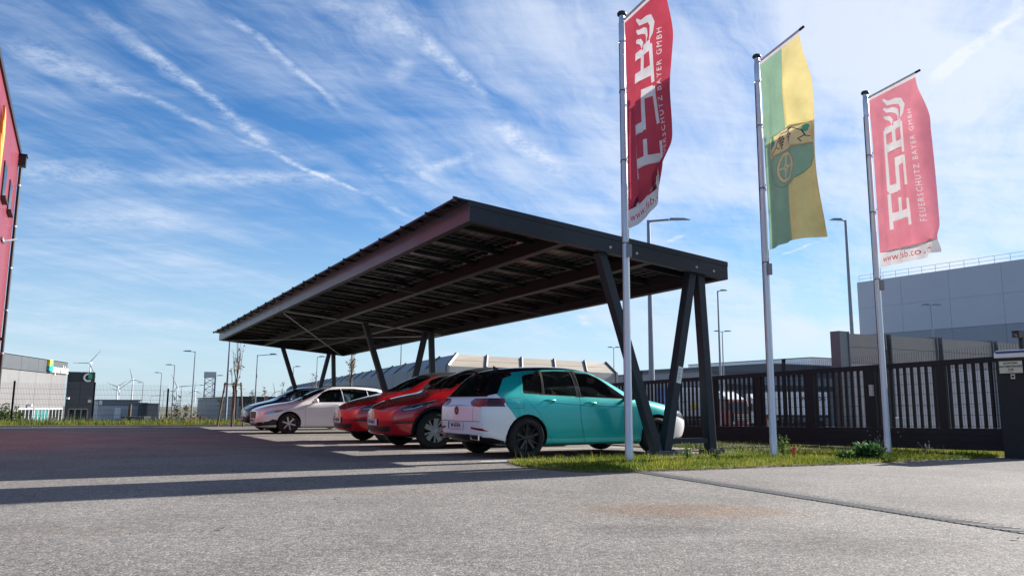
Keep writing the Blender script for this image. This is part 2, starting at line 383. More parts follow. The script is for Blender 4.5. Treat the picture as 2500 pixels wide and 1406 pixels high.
def make_car(sp):
    root = thing(sp['name'], sp['label'], 'car', sp['loc'], sp['rz'], sp.get('group'))
    x_mid = sp['fx'] + (sp['rx'] - sp['fx']) / 2            # nose to the middle of the wheelbase
    vs, fs = loft(sp['st'], sp['cap_f'], sp['cap_r'], sp['L'])
    vs = [(x + x_mid, y, z) for x, y, z in vs]
    me = bpy.data.meshes.new('cage'); me.from_pydata(vs, [], fs); o = bpy.data.objects.new('cage', me); COL.objects.link(o)
    md = o.modifiers.new('s', 'SUBSURF'); md.levels = md.render_levels = 3
    em = bpy.data.meshes.new_from_object(o.evaluated_get(bpy.context.evaluated_depsgraph_get())); bpy.data.objects.remove(o)
    bm = bmesh.new(); bm.from_mesh(em); bmesh.ops.recalc_face_normals(bm, faces=bm.faces); bm.normal_update()
    pl = bm.faces.layers.int.new('part'); ml = bm.faces.layers.int.new('mat')
    X = lambda pts: [(x_mid - a, b) for a, b in pts]         # nose-based drawing coordinates -> car coordinates
    parts = {}; mats = list(sp['mats']); names = []
    def pid(nm): names.append(nm); return len(names)
    wr = sp['wr']; arch = sp.get('arch', wr + .055)
    # painted areas
    for pj, poly, mi in sp.get('paint', []):
        for q in ((pj,) if pj in ('front', 'rear', 'top') else (pj,)):
            cut_region(bm, pl, X(poly) if q in ('left', 'right', 'top') else poly, q, None, ml, mi)
    # wheel openings, with a dark lip where the car has one
    for cx in (sp['fx'], sp['rx']):
        for sd in ('left', 'right'):
            if sp.get('lip'):
                cut_region(bm, pl, circle(x_mid - cx, wr, arch + sp['lip']), sd, None, ml, 1, dist=lambda c: abs(c.y) > .5)
            cut_region(bm, pl, circle(x_mid - cx, wr, arch), sd, -1, dist=lambda c: abs(c.y) > .45)
    # windows, lights and other inserts
    for nm, pj, poly, mi, trim in sp['inserts']:
        Q = X(poly) if pj in ('left', 'right', 'top') else poly
        zm = .55 * sp['H'] if nm in ('window', 'windscreen', 'rear_window') and pj == 'top' else -9
        if trim: cut_region(bm, pl, offset_poly(Q, trim[0]), pj, 0, ml, trim[1], zmin=zm)
        cut_region(bm, pl, Q, pj, pid(nm), ml, mi, zmin=zm)
    for nm, pj, poly in sp.get('panels', []):                # doors and lids: own parts with a dark gap round them
        Q = X(poly) if pj in ('left', 'right', 'top') else poly
        cut_region(bm, pl, offset_poly(Q, .005), pj, None, ml, 1, only=(0,)) if 0 else None
        big = offset_poly(Q, .004)
        k = pid(nm)
        fs_ = cut_region(bm, pl, big, pj, None, only=(0,))
        gap = set(f for f in fs_)
        ins = cut_region(bm, pl, Q, pj, k, only=(0,))
        f2 = PROJ[pj][0]
        for f in bm.faces:
            if f.is_valid and f[pl] == 0 and PROJ[pj][2](f.normal, f.calc_center_median()) and inside(f2(f.calc_center_median()), big) and not inside(f2(f.calc_center_median()), Q): f[ml] = 1
    for pj, pts, wd, mi in sp.get('lines', []):
        Q = strip(X(pts) if pj in ('left', 'right', 'top') else pts, wd)
        cut_region(bm, pl, Q, pj, None, ml, mi)
    bmesh.ops.delete(bm, geom=[f for f in bm.faces if f[pl] == -1], context='FACES')
    glass = {'window', 'windscreen', 'rear_window', 'roof_window'}
    tot = bm.faces
    for i in range(len(names) + 1):
        nm = 'body' if i == 0 else names[i - 1]
        fsel = [f for f in bm.faces if f[pl] == i]
        if not fsel: print('EMPTY part', sp['name'], nm, i); continue
        vmap = {}; vv = []; ff = []; mm = []
        for f in fsel:
            idx = []
            for v in f.verts:
                if v not in vmap:
                    vmap[v] = len(vv); vv.append(v.co - v.normal * (.006 if nm in glass else -.001 if nm.endswith('light') else 0))
                idx.append(vmap[v])
            ff.append(idx); mm.append(f[ml])
        m2 = bpy.data.meshes.new(nm); m2.from_pydata(vv, [], ff)
        used = sorted(set(mm)); remap = {a: b for b, a in enumerate(used)}
        for a in used: m2.materials.append(mats[a])
        m2.polygons.foreach_set('material_index', [remap[a] for a in mm]); m2.polygons.foreach_set('use_smooth', [True] * len(ff)); m2.update()
        # keep the unbroken curvature of the whole shell in the shading
        nv = [v.normal.copy() for v in vmap]; m2.normals_split_custom_set_from_vertices(nv)
        oo = link(nm, m2, root)
        parts.setdefault(nm, []).append(oo)
    bm.free()
    # wheels and wheel housings
    hw = sp['track'] / 2
    for cx in (sp['fx'], sp['rx']):
        for s in (1, -1):
            wheel(root, x_mid - cx, s * (hw - .105), wr, sp['rim'], s)
            b = MB(); n = 20; a0 = [math.pi * j / n for j in range(n + 1)]
            ri = arch + .004
            vs2 = [(x_mid - cx + ri * math.cos(a), s * yy, max(.17, wr + ri * math.sin(a))) for yy in (hw + .015 - .05, hw - .32) for a in a0]
            b.add(vs2, [(j, j + 1, n + 2 + j, n + 1 + j) for j in range(n)], 0, True)
            b.add([vs2[n + 1 + j] for j in range(n + 1)], [tuple(range(n + 1))], 0)
            b.build('wheel_housing', BLACKP, root)
    # cabin
    zb = sp['belt']; b = MB(); c0, c1 = x_mid - sp['cab'][0], x_mid - sp['cab'][1]
    b.bb((c1, -hw + .12, .22), (c0, hw - .12, zb - .28))
    b.bb((c0 - .25, -hw + .14, zb - .28), (c0 + .12, hw - .14, zb - .06))
    b.build('interior', pm('cabin_trim', (.02, .02, .022), .8), root)
    for (sx, n) in sp['seats']:
        for yy in ((.37, -.37) if n == 2 else (.45, 0, -.45)):
            b = MB(); X0 = x_mid - sx
            b.box((X0, yy, zb - .12), (.14, .46 if n == 2 else .42, .56), rot=Matrix.Rotation(R(-14), 3, 'Y')); b.box((X0 - .12, yy, zb + .24), (.10, .25, .18), rot=Matrix.Rotation(R(-10), 3, 'Y'))
            me = b.mesh('seat', pm('seat_fabric', (.035, .035, .038), .9)); bevel(me, .04, 3); link('seat', me, root)
    b = MB(); t = [(x_mid - sp['wheel_x'] + .10 * math.sin(a) * .4, .37 + .18 * math.cos(a), zb - .02 + .18 * math.sin(a)) for a in np.linspace(0, 2 * math.pi, 20)]
    b.tube(t, .014, 6); b.build('steering_wheel', BLACKP, root)
    # mirrors
    for s in (1, -1):
        mx, my, mz = sp['mirror']; b = MB()
        b.lathe([(0, -.12), (.05, -.115), (.082, -.08), (.09, 0), (.085, .07), (.05, .105), (0, .112)], 16, 'Y')
        b.v = [(x_mid - mx + p[0] * .8 + (.045 if p[0] > 0 else 0) * 0, s * (my + .09) + p[1], mz + p[2] * .85) for p in b.v]
        b.bar((x_mid - mx, s * (my - .06), mz - .05), (x_mid - mx, s * (my + .05), mz - .04), .05, .03, 1)
        b.build('door_mirror', [sp['mirror_mat'], BLACKP], root)
    for (hx, hz, side, hy) in sp['handles']:
        b = MB(); s = 1 if side == 'left' else -1
        b.tube([(x_mid - hx - .105, s * hy, hz), (x_mid - hx - .06, s * (hy + .030), hz + .002), (x_mid - hx + .06, s * (hy + .030), hz), (x_mid - hx + .105, s * hy, hz - .004)], [.012, .019, .019, .012], 8)
        b.build('door_handle', sp['handle_mat'], root)
    root['x_mid'] = x_mid; return root, x_mid, parts
def skin_x(root, facing, y0, y1, z0, z1):        # how far the bodywork reaches there
    xs = [v.co.x for ch in root.children if ch.type == 'MESH' and ch.name.split('.')[0] in ('body', 'door') for v in ch.data.vertices if y0 <= v.co.y <= y1 and z0 <= v.co.z <= z1]
    return max(xs) if facing > 0 else min(xs)
def plate(root, x, y, z, facing, text, border=True, tilt=0, size=(.52, .12)):
    x = skin_x(root, facing, y - .26, y + .26, z - .06, z + .06) + facing * .016
    pw, ph = size; b = MB(); s = facing
    b.bb((x - s * .012, y - pw / 2, z - ph / 2), (x, y + pw / 2, z + ph / 2), 0)
    if border:
        red = pm('plate_red', (.45, .03, .03), .5)
        for zz_ in (ph / 2 - .008, -ph / 2 + .008): b.bb((x, y - pw / 2 + .04, z + zz_ - .003), (x + s * .003, y + pw / 2 - .006, z + zz_ + .003), 1)
    b.bb((x, y + s * (-pw / 2 + .0), z - ph / 2 + .003), (x + s * .004, y + s * (-pw / 2 + .04), z + ph / 2 - .003), 2)
    p = b.build('number_plate', [pm('plate_white', (.72, .72, .72), .4), pm('plate_red', (.45, .03, .03), .5), pm('plate_blue', (.02, .05, .3), .5)], root)
    put_text('plate_text', text, ph * .74, pm('plate_ink', (.02, .02, .02), .5), p, (x + s * .004, y + s * .02, z), (0, s, 0), (0, 0, 1), .0008)
    return p
TEAL = pm('teal_wrap', (.005, .41, .385), .32, .25, .5, .04, 2)
WHITEC = pm('white_car_paint', (.78, .78, .79), .3, 0, .8)
REDC = pm('red_car_paint', (.46, .006, .014), .25, .2, 1.)
NAVYC = pm('navy_car_paint', (.012, .022, .06), .28, .3, 1.)
DARKGAP = pm('panel_gap_and_crease', (.004, .004, .004), .9)  # also draws the shade of body creases as thin dark lines
GLASS = glass_mat('car_glass', (.006, .008, .009), .22)
GLASSD = glass_mat('tinted_car_glass', (.004, .005, .006), .7)
REDL = pm('red_lamp_lens', (.26, .003, .006), .15, 0, .3)
REDLD = pm('dark_red_lamp_lens', (.06, .002, .004), .15, 0, .3)
GLOSSB = pm('gloss_black', (.006, .006, .008), .12, 0, .6)
HEADL = pm('headlamp_lens', (.05, .055, .065), .1, .2, .5)
HEADW = pm('bright_headlamp_lens', (.45, .46, .48), .1, .5, 1)

# --- teal and white hatchback, nose away from us
A_ = dict(zb=.17)
golf_st = [
 (.04, .25, .58, .28, .66, .41, .67, .56, .60, .66, .42, .69, .70), (.16, .21, .73, .26, .81, .43, .81, .60, .74, .725, .50, .76, .775),
 (.42, .18, .83, .24, .88, .46, .875, .68, .81, .80, .58, .85, .865), (.85, .17, .875, .23, .905, .49, .895, .75, .84, .88, .66, .92, .94),
 (1.20, .17, .885, .23, .905, .49, .90, .79, .855, .915, .71, .955, .99), (1.55, .17, .885, .23, .905, .49, .90, .81, .86, .935, .675, 1.165, 1.20),
 (1.95, .17, .885, .23, .905, .49, .90, .82, .86, .945, .615, 1.375, 1.435), (2.45, .17, .885, .23, .905, .49, .90, .835, .86, .96, .60, 1.415, 1.49),
 (2.95, .17, .885, .23, .905, .49, .90, .85, .86, .975, .59, 1.40, 1.478), (3.47, .17, .885, .23, .91, .51, .902, .865, .85, .99, .58, 1.365, 1.44),
 (3.80, .20, .86, .27, .895, .51, .89, .87, .83, 1.00, .575, 1.31, 1.385), (3.93, .22, .83, .29, .88, .51, .875, .865, .815, .99, .60, 1.20, 1.265),
 (4.08, .25, .78, .31, .85, .51, .845, .84, .785, .96, .62, 1.02, 1.035), (4.19, .29, .71, .34, .79, .51, .79, .78, .735, .87, .60, .905, .915),
 (4.235, .34, .60, .38, .69, .50, .69, .70, .63, .78, .46, .80, .81)]
def mirrored(lst): return [(n, {'left': 'right'}[p] if p == 'left' else p, q, m_, t) for n, p, q, m_, t in lst]
g_win = [('window', 'left', [(1.50, .965), (1.53, .945), (2.42, .972), (2.38, 1.375), (2.10, 1.355), (1.93, 1.285)], 3, (.012, 1)),
         ('window', 'left', [(2.50, .975), (3.13, .997), (3.02, 1.365), (2.75, 1.382), (2.47, 1.38)], 4, (.012, 1)),
         ('window', 'left', [(3.17, 1.0), (3.50, 1.015), (3.50, 1.05), (3.42, 1.27), (3.36, 1.30), (3.06, 1.36)], 4, (.010, 1))]
g_door = [('door', 'left', [(1.28, .25), (1.32, .22), (2.36, .22), (2.46, .60), (2.46, .99), (2.40, 1.40), (2.08, 1.385), (1.88, 1.295), (1.36, .93), (1.27, .80)]),
          ('door', 'left', [(2.475, .60), (2.38, .22), (2.98, .22), (3.06, .34), (3.26, .70), (3.55, .98), (3.55, 1.06), (3.46, 1.29), (3.38, 1.33), (3.04, 1.39), (2.44, 1.405), (2.475, .99)])]
def both(lst):
    r = []
    for e in lst: r.append(e); r.append((e[0], 'right') + tuple(e[2:]))
    return r
ring_pts = lambda cx, cz, r, n=16: [(cx + r * math.cos(2 * math.pi * i / n), cz + r * math.sin(2 * math.pi * i / n)) for i in range(n)]
hd = PHI + R(.6)
rr = Vector((.25, 12.38, 0)); rot = Matrix.Rotation(hd, 3, 'Z')
gl = rr - rot @ Vector((-1.31, -.875, 0)); gl.z = gz(gl)
golf = dict(name='hatchback_car', label='teal and white hatchback with black wheels, parked tail out nearest the flagpoles', loc=gl, rz=hd, L=4.26, H=1.47,
    fx=.85, rx=3.47, wr=.318, arch=.365, track=1.80, st=golf_st, cap_f=.05, cap_r=.045, belt=.96, cab=(1.3, 3.9), seats=[(2.35, 2), (3.2, 3)], wheel_x=1.75,
    mats=[WHITEC, DARKGAP, TEAL, GLASS, GLASSD, REDL, BLACKP, REDLD, HEADL, GLOSSB],
    paint=[('left', [(.62, .66), (.52, .80), (.70, .925), (1.0, 1.0), (1.5, 1.22), (1.9, 1.46), (2.4, 1.60), (3.3, 1.6), (3.70, 1.40), (3.93, 1.12), (3.97, .99), (3.60, .52), (3.60, .10), (.70, .10)], 2),
           ('right', [(.62, .66), (.52, .80), (.70, .925), (1.0, 1.0), (1.5, 1.22), (1.9, 1.46), (2.4, 1.60), (3.3, 1.6), (3.70, 1.40), (3.93, 1.12), (3.97, .99), (3.60, .52), (3.60, .10), (.70, .10)], 2),
           ('top', [(1.90, .50), (3.85, .50), (3.85, -.50), (1.90, -.50)], 9),
           ('left', [(2.36, .955), (2.54, .955), (2.54, 1.40), (2.34, 1.395)], 9), ('right', [(2.36, .955), (2.54, .955), (2.54, 1.40), (2.34, 1.395)], 9), ('left', [(3.02, .985), (3.22, .985), (3.12, 1.38), (2.98, 1.38)], 9), ('right', [(3.02, .985), (3.22, .985), (3.12, 1.38), (2.98, 1.38)], 9),
           ('left', [(-.1, .1), (.42, .1), (.40, .27), (-.1, .30)], 6), ('right', [(-.1, .1), (.42, .1), (.40, .27), (-.1, .30)], 6),
           ('rear', [(-.80, .22), (-.66, .37), (.66, .37), (.80, .22), (.80, .1), (-.80, .1)], 6),
           ('left', [(3.84, .10), (4.4, .10), (4.4, .345), (4.05, .325), (3.84, .27)], 6), ('right', [(3.84, .10), (4.4, .10), (4.4, .345), (4.05, .325), (3.84, .27)], 6),
           ('left', [(1.2, .1), (3.1, .1), (3.1, .205), (1.2, .205)], 6), ('right', [(1.2, .1), (3.1, .1), (3.1, .205), (1.2, .205)], 6),
           ('front', [(-.5, .25), (.5, .25), (.58, .40), (-.58, .40)], 6)],
    inserts=both(g_win) + [('windscreen', 'top', [(1.22, .66), (1.24, -.66), (1.90, -.55), (1.93, 0), (1.90, .55)], 3, (.012, 1)),
        ('rear_window', 'rear', [(-.70, .965), (.70, .965), (.64, 1.14), (.55, 1.33), (0, 1.355), (-.55, 1.33), (-.64, 1.14)], 4, (.014, 1)),
        ('quarter_fin', 'left', [(4.24, .966), (4.10, .966), (3.955, 1.0), (3.72, 1.30), (3.80, 1.36), (4.24, 1.36)], 9, None), ('quarter_fin', 'right', [(4.24, .966), (4.10, .966), (3.955, 1.0), (3.72, 1.30), (3.80, 1.36), (4.24, 1.36)], 9, None),
        ('tail_light', 'rear', [(.36, .875), (.44, .925), (.86, .93), (.90, .80), (.50, .80), (.42, .825)], 5, None), ('tail_light', 'rear', [(-.36, .875), (-.44, .925), (-.86, .93), (-.90, .80), (-.50, .80), (-.42, .825)], 5, None),
        ('tail_light', 'left', [(4.12, .925), (3.955, .925), (3.86, .80), (4.14, .80)], 7, None), ('tail_light', 'right', [(4.12, .925), (3.955, .925), (3.86, .80), (4.14, .80)], 7, None),
        ('reflector', 'rear', [(.46, .485), (.46, .455), (.74, .42), (.70, .465)], 5, None), ('reflector', 'rear', [(-.46, .485), (-.46, .455), (-.80, .42), (-.74, .465)], 5, None),
        ('headlight', 'left', [(.06, .63), (.10, .56), (.50, .68), (.62, .80), (.35, .755)], 8, None), ('headlight', 'right', [(.06, .63), (.10, .56), (.50, .68), (.62, .80), (.35, .755)], 8, None)],
    panels=both(g_door) + [('fuel_flap', 'right', [(3.54, .78), (3.80, .78), (3.84, .82), (3.80, .92), (3.58, .94), (3.53, .90)])],
    lines=[('rear', [(-.70, .57), (.70, .57)], .008, 1), ('rear', [(-.52, .57), (-.52, .80)], .007, 1), ('rear', [(.52, .57), (.52, .80)], .007, 1),
           ('right', [(1.25, .79), (2.4, .825), (3.1, .865)], .007, 1), ('left', [(1.25, .79), (2.4, .825), (3.1, .865)], .007, 1),  # door crease shade drawn as a dark line
           ('right', [(1.22, .90), (1.20, .60), (1.24, .25)], .008, 1), ('right', [(3.13, .997), (3.04, 1.37)], .02, 1),
           ('rear', [(-.72, .79), (-.42, .815)], .006, 7), ('rear', [(-.86, .865), (-.46, .87)], .01, 7), ('rear', [(.46, .87), (.86, .865)], .01, 7)],
    rim=dict(n=5, blades=[(-.12, .045, .03, .15), (.12, .045, .03, -.15), (.42, .03, .02, .1)], mat=pm('black_rim', (.008, .008, .009), .4, .2, .3)), mirror=(1.52, .90, .985), mirror_mat=BLACKP,
    handles=[(2.25, .865, 'right', .885), (3.05, .90, 'right', .885), (2.25, .865, 'left', .885), (3.05, .90, 'left', .885)], handle_mat=TEAL)
car, xm, prt = make_car(golf)
plate(car, xm - 4.268, .02, .50, -1, 'W 671FA')
sx = skin_x(car, -1, -.3, .3, .65, .8); ex = skin_x(car, -1, .5, .66, .28, .4)
for s in (1, -1):                          # twin exhaust tips in the black diffuser
    b = MB()
    for y0, y1, z0, z1 in ((.46, .70, .285, .30), (.46, .70, .355, .37), (.44, .46, .285, .37), (.70, .715, .285, .37)): b.bb((ex - .008, s * y0, z0), (ex + .012, s * y1, z1))
    b.build('exhaust_trim', CHROME, car)
b = MB(); b.add([(xm - 3.60, .02, 1.385), (xm - 3.46, .02, 1.395), (xm - 3.62, 0, 1.475), (xm - 3.60, -.02, 1.385), (xm - 3.46, -.02, 1.395)], [(0, 1, 2), (4, 3, 2), (0, 2, 3), (1, 4, 2)]); b.build('roof_fin', BLACKP, car)
b = MB(); q = [(math.cos(a) * .062, math.sin(a) * .062) for a in np.linspace(0, 2 * math.pi, 25)]
b.tube([(sx - .004, y, .735 + z) for y, z in q], .007, 6)
for zig in ([(-.045, .03), (-.012, -.05), (0, -.02), (.012, -.05), (.045, .03)], [(-.022, .055), (0, .004), (.022, .055)]): b.tube([(sx - .006, y, .735 + z) for y, z in zig], .006, 5)
b.build('round_badge', pm('badge_red', (.5, .05, .05), .4), car)
# hanging paper tree behind the windscreen
ft = tag(MB().prism([(0, .06), (.018, .02), (.010, .02), (.024, -.018), (.006, -.018), (.006, -.045), (-.006, -.045), (-.006, -.018), (-.024, -.018), (-.010, .02), (-.018, .02)], -.002, .002).build('air_freshener', pm('dark_card', (.01, .02, .015), .8), None, gl + rot @ Vector((xm - 1.95, -.02, 1.13)), hd + R(10)), 'small dark tree shaped air freshener hanging in the front of the teal hatchback', 'air freshener')

# --- two red electric crossovers, noses to the lane
suv_st = [
 (.05, .28, .50, .31, .61, .44, .62, .58, .56, .69, .40, .735, .75), (.18, .24, .73, .28, .83, .44, .845, .62, .77, .785, .56, .835, .85),
 (.45, .21, .88, .27, .94, .48, .945, .71, .885, .895, .66, .93, .945), (.87, .19, .935, .25, .97, .52, .965, .81, .915, 1.005, .72, 1.04, 1.055),
 (1.25, .19, .94, .25, .97, .52, .965, .84, .92, 1.05, .75, 1.11, 1.14), (1.62, .19, .94, .25, .97, .52, .965, .86, .915, 1.075, .70, 1.34, 1.39),
 (2.05, .19, .94, .25, .97, .52, .965, .88, .91, 1.09, .635, 1.525, 1.585), (2.55, .19, .94, .25, .97, .52, .965, .89, .905, 1.11, .615, 1.565, 1.64),
 (3.15, .19, .94, .25, .97, .52, .965, .91, .90, 1.13, .60, 1.545, 1.615), (3.76, .19, .935, .25, .97, .54, .96, .93, .88, 1.15, .58, 1.45, 1.53),
 (4.18, .22, .90, .29, .95, .54, .94, .94, .85, 1.14, .60, 1.31, 1.37), (4.50, .27, .83, .33, .90, .54, .89, .92, .81, 1.06, .60, 1.11, 1.125),
 (4.68, .32, .70, .37, .79, .54, .78, .86, .70, .97, .5, .99, 1.0)]
s_win = [('window', 'left', [(1.50, 1.075), (2.55, 1.115), (2.50, 1.53), (2.20, 1.49), (1.95, 1.41)], 3, (.012, 1)),
         ('window', 'left', [(2.62, 1.118), (3.55, 1.15), (3.72, 1.22), (3.45, 1.42), (3.05, 1.51), (2.58, 1.535)], 4, (.012, 1))]
s_door = [('door', 'left', [(1.42, .27), (2.50, .25), (2.58, .62), (2.585, 1.10), (2.535, 1.55), (2.18, 1.52), (1.90, 1.43), (1.44, 1.06), (1.40, .80)]),
          ('door', 'left', [(2.60, .62), (2.53, .25), (3.22, .27), (3.34, .50), (3.60, .80), (3.66, 1.12), (3.78, 1.22), (3.48, 1.44), (3.06, 1.535), (2.555, 1.555), (2.605, 1.10)])]
suv = dict(name='red_crossover_car', label='red electric crossover parked nose out directly beside the teal hatchback', rz=PHI + math.pi + R(.4), L=4.75, H=1.62, group='red electric crossovers under the carport',
    fx=.87, rx=3.76, wr=.352, arch=.405, lip=.05, track=1.93, st=suv_st, cap_f=.10, cap_r=.05, belt=1.09, cab=(1.45, 4.2), seats=[(2.5, 2), (3.4, 3)], wheel_x=1.9,
    mats=[REDC, DARKGAP, BLACKP, GLASS, GLASSD, REDL, HEADL, HEADW],
    paint=[('front', [(-.58, .33), (.58, .33), (.66, .425), (-.66, .425)], 2), ('front', [(-.9, .1), (.9, .1), (.9, .27), (-.9, .27)], 2),
           ('left', [(.0, .1), (4.75, .1), (4.75, .27), (.0, .27)], 2), ('right', [(.0, .1), (4.75, .1), (4.75, .27), (.0, .27)], 2),
           ('left', [(.10, .475), (.42, .49), (.46, .515), (.12, .51)], 2), ('right', [(.10, .475), (.42, .49), (.46, .515), (.12, .51)], 2),
           ('top', [(1.98, .58), (3.9, .56), (3.9, -.56), (1.98, -.58)], 2)],
    inserts=both(s_win) + [('windscreen', 'top', [(1.28, .70), (1.20, 0), (1.28, -.70), (1.97, -.585), (2.0, 0), (1.97, .585)], 3, (.012, 1)),
        ('rear_window', 'top', [(3.95, .52), (3.95, -.52), (4.45, -.52), (4.45, .52)], 4, (.012, 1)),
        ('headlight', 'left', [(.215, .755), (.26, .70), (.48, .735), (.80, .86), (.96, .935), (.62, .875), (.36, .815)], 6, None), ('headlight', 'right', [(.215, .755), (.26, .70), (.48, .735), (.80, .86), (.96, .935), (.62, .875), (.36, .815)], 6, None),
        ('tail_light', 'left', [(4.72, .92), (4.40, .99), (4.34, 1.03), (4.70, .98)], 5, None), ('tail_light', 'right', [(4.72, .92), (4.40, .99), (4.34, 1.03), (4.70, .98)], 5, None)],
    panels=both(s_door), lines=[('left', [(.27, .735), (.46, .765), (.62, .82)], .022, 7), ('left', [(.40, .815), (.66, .872), (.90, .925)], .010, 7), ('right', [(.27, .735), (.46, .765), (.62, .82)], .022, 7), ('left', [(.99, .95), (1.15, 1.0), (1.42, 1.06)], .007, 1), ('top', [(.26, .62), (.9, .76), (1.18, .80)], .007, 1), ('top', [(.26, -.62), (.9, -.76), (1.18, -.80)], .007, 1)],
    rim=dict(n=5, blades=[(0, .10, .145, .25), (.52, .03, .05, .25)], mat=pm('grey_wheel_cover', (.34, .35, .37), .4, .5, .3)), mirror=(1.66, .93, 1.115), mirror_mat=REDC,
    handles=[], handle_mat=REDC)
rot2 = Matrix.Rotation(suv['rz'], 3, 'Z')
p1 = Vector((-1.51, 14.9, 0)) - rot2 @ Vector((1.445, .945, 0)); p1 += VX * .08; p1.z = gz(p1); suv['loc'] = p1
red1, xm, prt = make_car(suv)
plate(red1, xm + .052, .0, .50, 1, 'W 428 EC', True, 0, (.52, .12))
p2 = p1 + UY * 2.72 + VX * .12; p2.z = gz(p2)
red2 = copy_tree(red1); red2.location = p2
red2['label'] = 'red electric crossover parked nose out between the other red car and the white estate'

# --- white estate
est_st = [
 (.04, .24, .60, .27, .70, .40, .71, .55, .64, .66, .46, .715, .73), (.17, .20, .75, .25, .84, .42, .845, .60, .77, .745, .55, .785, .80),
 (.45, .18, .855, .24, .90, .46, .895, .69, .835, .83, .60, .87, .885), (.88, .17, .895, .23, .925, .49, .915, .76, .86, .90, .67, .94, .955),
 (1.27, .17, .90, .23, .925, .49, .92, .80, .87, .935, .72, .97, 1.0), (1.65, .17, .90, .23, .925, .49, .92, .82, .87, .95, .68, 1.18, 1.22),
 (2.10, .17, .90, .23, .925, .49, .92, .83, .87, .96, .61, 1.385, 1.445), (2.7, .17, .90, .23, .925, .49, .92, .845, .865, .975, .59, 1.42, 1.49),
 (3.4, .17, .90, .23, .925, .49, .92, .86, .86, .99, .58, 1.405, 1.475), (4.05, .19, .89, .25, .915, .50, .91, .87, .84, 1.0, .565, 1.36, 1.43),
 (4.40, .23, .83, .29, .88, .50, .87, .86, .81, .99, .57, 1.20, 1.25), (4.60, .30, .72, .35, .79, .50, .79, .80, .72, .92, .52, .97, .98)]
e_win = [('window', 'left', [(1.60, .97), (2.58, .99), (2.55, 1.375), (2.20, 1.345), (2.0, 1.27)], 3, (.018, 2)),
         ('window', 'left', [(2.64, .992), (3.42, 1.01), (3.40, 1.35), (3.0, 1.385), (2.61, 1.38)], 3, (.018, 2)),
         ('window', 'left', [(3.48, 1.012), (4.10, 1.05), (4.02, 1.25), (3.46, 1.345)], 4, (.018, 2))]
e_door = [('door', 'left', [(1.40, .26), (2.52, .24), (2.60, .60), (2.605, .98), (2.575, 1.40), (2.15, 1.375), (1.94, 1.28), (1.42, .95), (1.38, .75)]),
          ('door', 'left', [(2.62, .60), (2.55, .24), (3.2, .26), (3.32, .5), (3.44, .8), (3.46, 1.0), (3.44, 1.375), (3.0, 1.41), (2.595, 1.405), (2.625, .98)])]
hx = [(.16, .63), (.20, .585), (.42, .615), (.70, .70), (.74, .735), (.40, .715)]
est = dict(name='estate_car', label='white estate car with roof rails, nose out between the red and dark blue cars', rz=PHI + math.pi + R(.2), L=4.69, H=1.47,
    fx=.90, rx=3.59, wr=.322, arch=.368, track=1.84, st=est_st, cap_f=.05, cap_r=.05, belt=.97, cab=(1.4, 4.2), seats=[(2.45, 2), (3.3, 3)], wheel_x=1.85,
    mats=[WHITEC, DARKGAP, CHROME, GLASS, GLASSD, REDL, BLACKP, HEADW],
    paint=[('front', [(-.40, .47), (.40, .47), (.45, .64), (.36, .69), (-.36, .69), (-.45, .64)], 6), ('front', [(-.62, .235), (.62, .235), (.62, .33), (-.62, .33)], 6),
           ('left', [(.0, .255), (.62, .275), (.54, .43), (.42, .45), (.28, .385), (.0, .35)], 6), ('right', [(.0, .255), (.62, .275), (.54, .43), (.42, .45), (.28, .385), (.0, .35)], 6),
           ('left', [(.9, .1), (3.6, .1), (3.6, .205), (.9, .205)], 6), ('right', [(.9, .1), (3.6, .1), (3.6, .205), (.9, .205)], 6)],
    inserts=both(e_win) + [('windscreen', 'top', [(1.30, .67), (1.24, 0), (1.30, -.67), (2.03, -.55), (2.07, 0), (2.03, .55)], 3, (.012, 1)), ('rear_window', 'rear', [(-.6, 1.0), (.6, 1.0), (.5, 1.3), (-.5, 1.3)], 4, (.012, 1)),
        ('headlight', 'left', hx, 7, None), ('headlight', 'right', hx, 7, None), ('tail_light', 'left', [(4.62, .82), (4.3, .86), (4.3, .93), (4.6, .92)], 5, None), ('tail_light', 'right', [(4.62, .82), (4.3, .86), (4.3, .93), (4.6, .92)], 5, None)],
    panels=both(e_door), lines=[('left', [(.74, .735), (1.1, .86), (1.40, .945)], .007, 1), ('left', [(.72, .70), (1.40, .77), (3.4, .84)], .006, 1), ('front', [(-.41, .48), (-.45, .64), (-.36, .69), (.36, .69), (.45, .64), (.41, .48)], .025, 2)],  # the long side line paints the shade of the body crease
    rim=dict(n=6, blades=[(0, .07, .075, 0.)], mat=pm('silver_rim', (.55, .56, .58), .3, .8, .3)), mirror=(1.68, .905, 1.01), mirror_mat=WHITEC, handles=[(2.4, .88, 'left', .90), (3.22, .90, 'left', .90)], handle_mat=WHITEC)
rot3 = Matrix.Rotation(est['rz'], 3, 'Z'); p3 = Vector((-6.42, 22.81, 0)) - rot3 @ Vector((1.345, .90, 0)) * .95; p3.z = gz(p3); est['loc'] = p3
wcar, xm, prt = make_car(est); wcar.scale = (.95,) * 3
plate(wcar, xm + .05, 0, .40, 1, 'W 903 PL')
for s in (1, -1):
    b = MB(); b.tube([(xm - 2.15, s * .60, 1.40), (xm - 2.3, s * .60, 1.475), (xm - 3.0, s * .59, 1.50), (xm - 3.8, s * .575, 1.455), (xm - 3.95, s * .57, 1.40)], .014, 6); b.build('roof_rail', BLACKP, wcar)
    b = MB(); b.bar((xm - .10, s * .60, .33), (xm - .16, s * .78, .345), .03, .012); b.build('fog_light', CHROME, wcar)

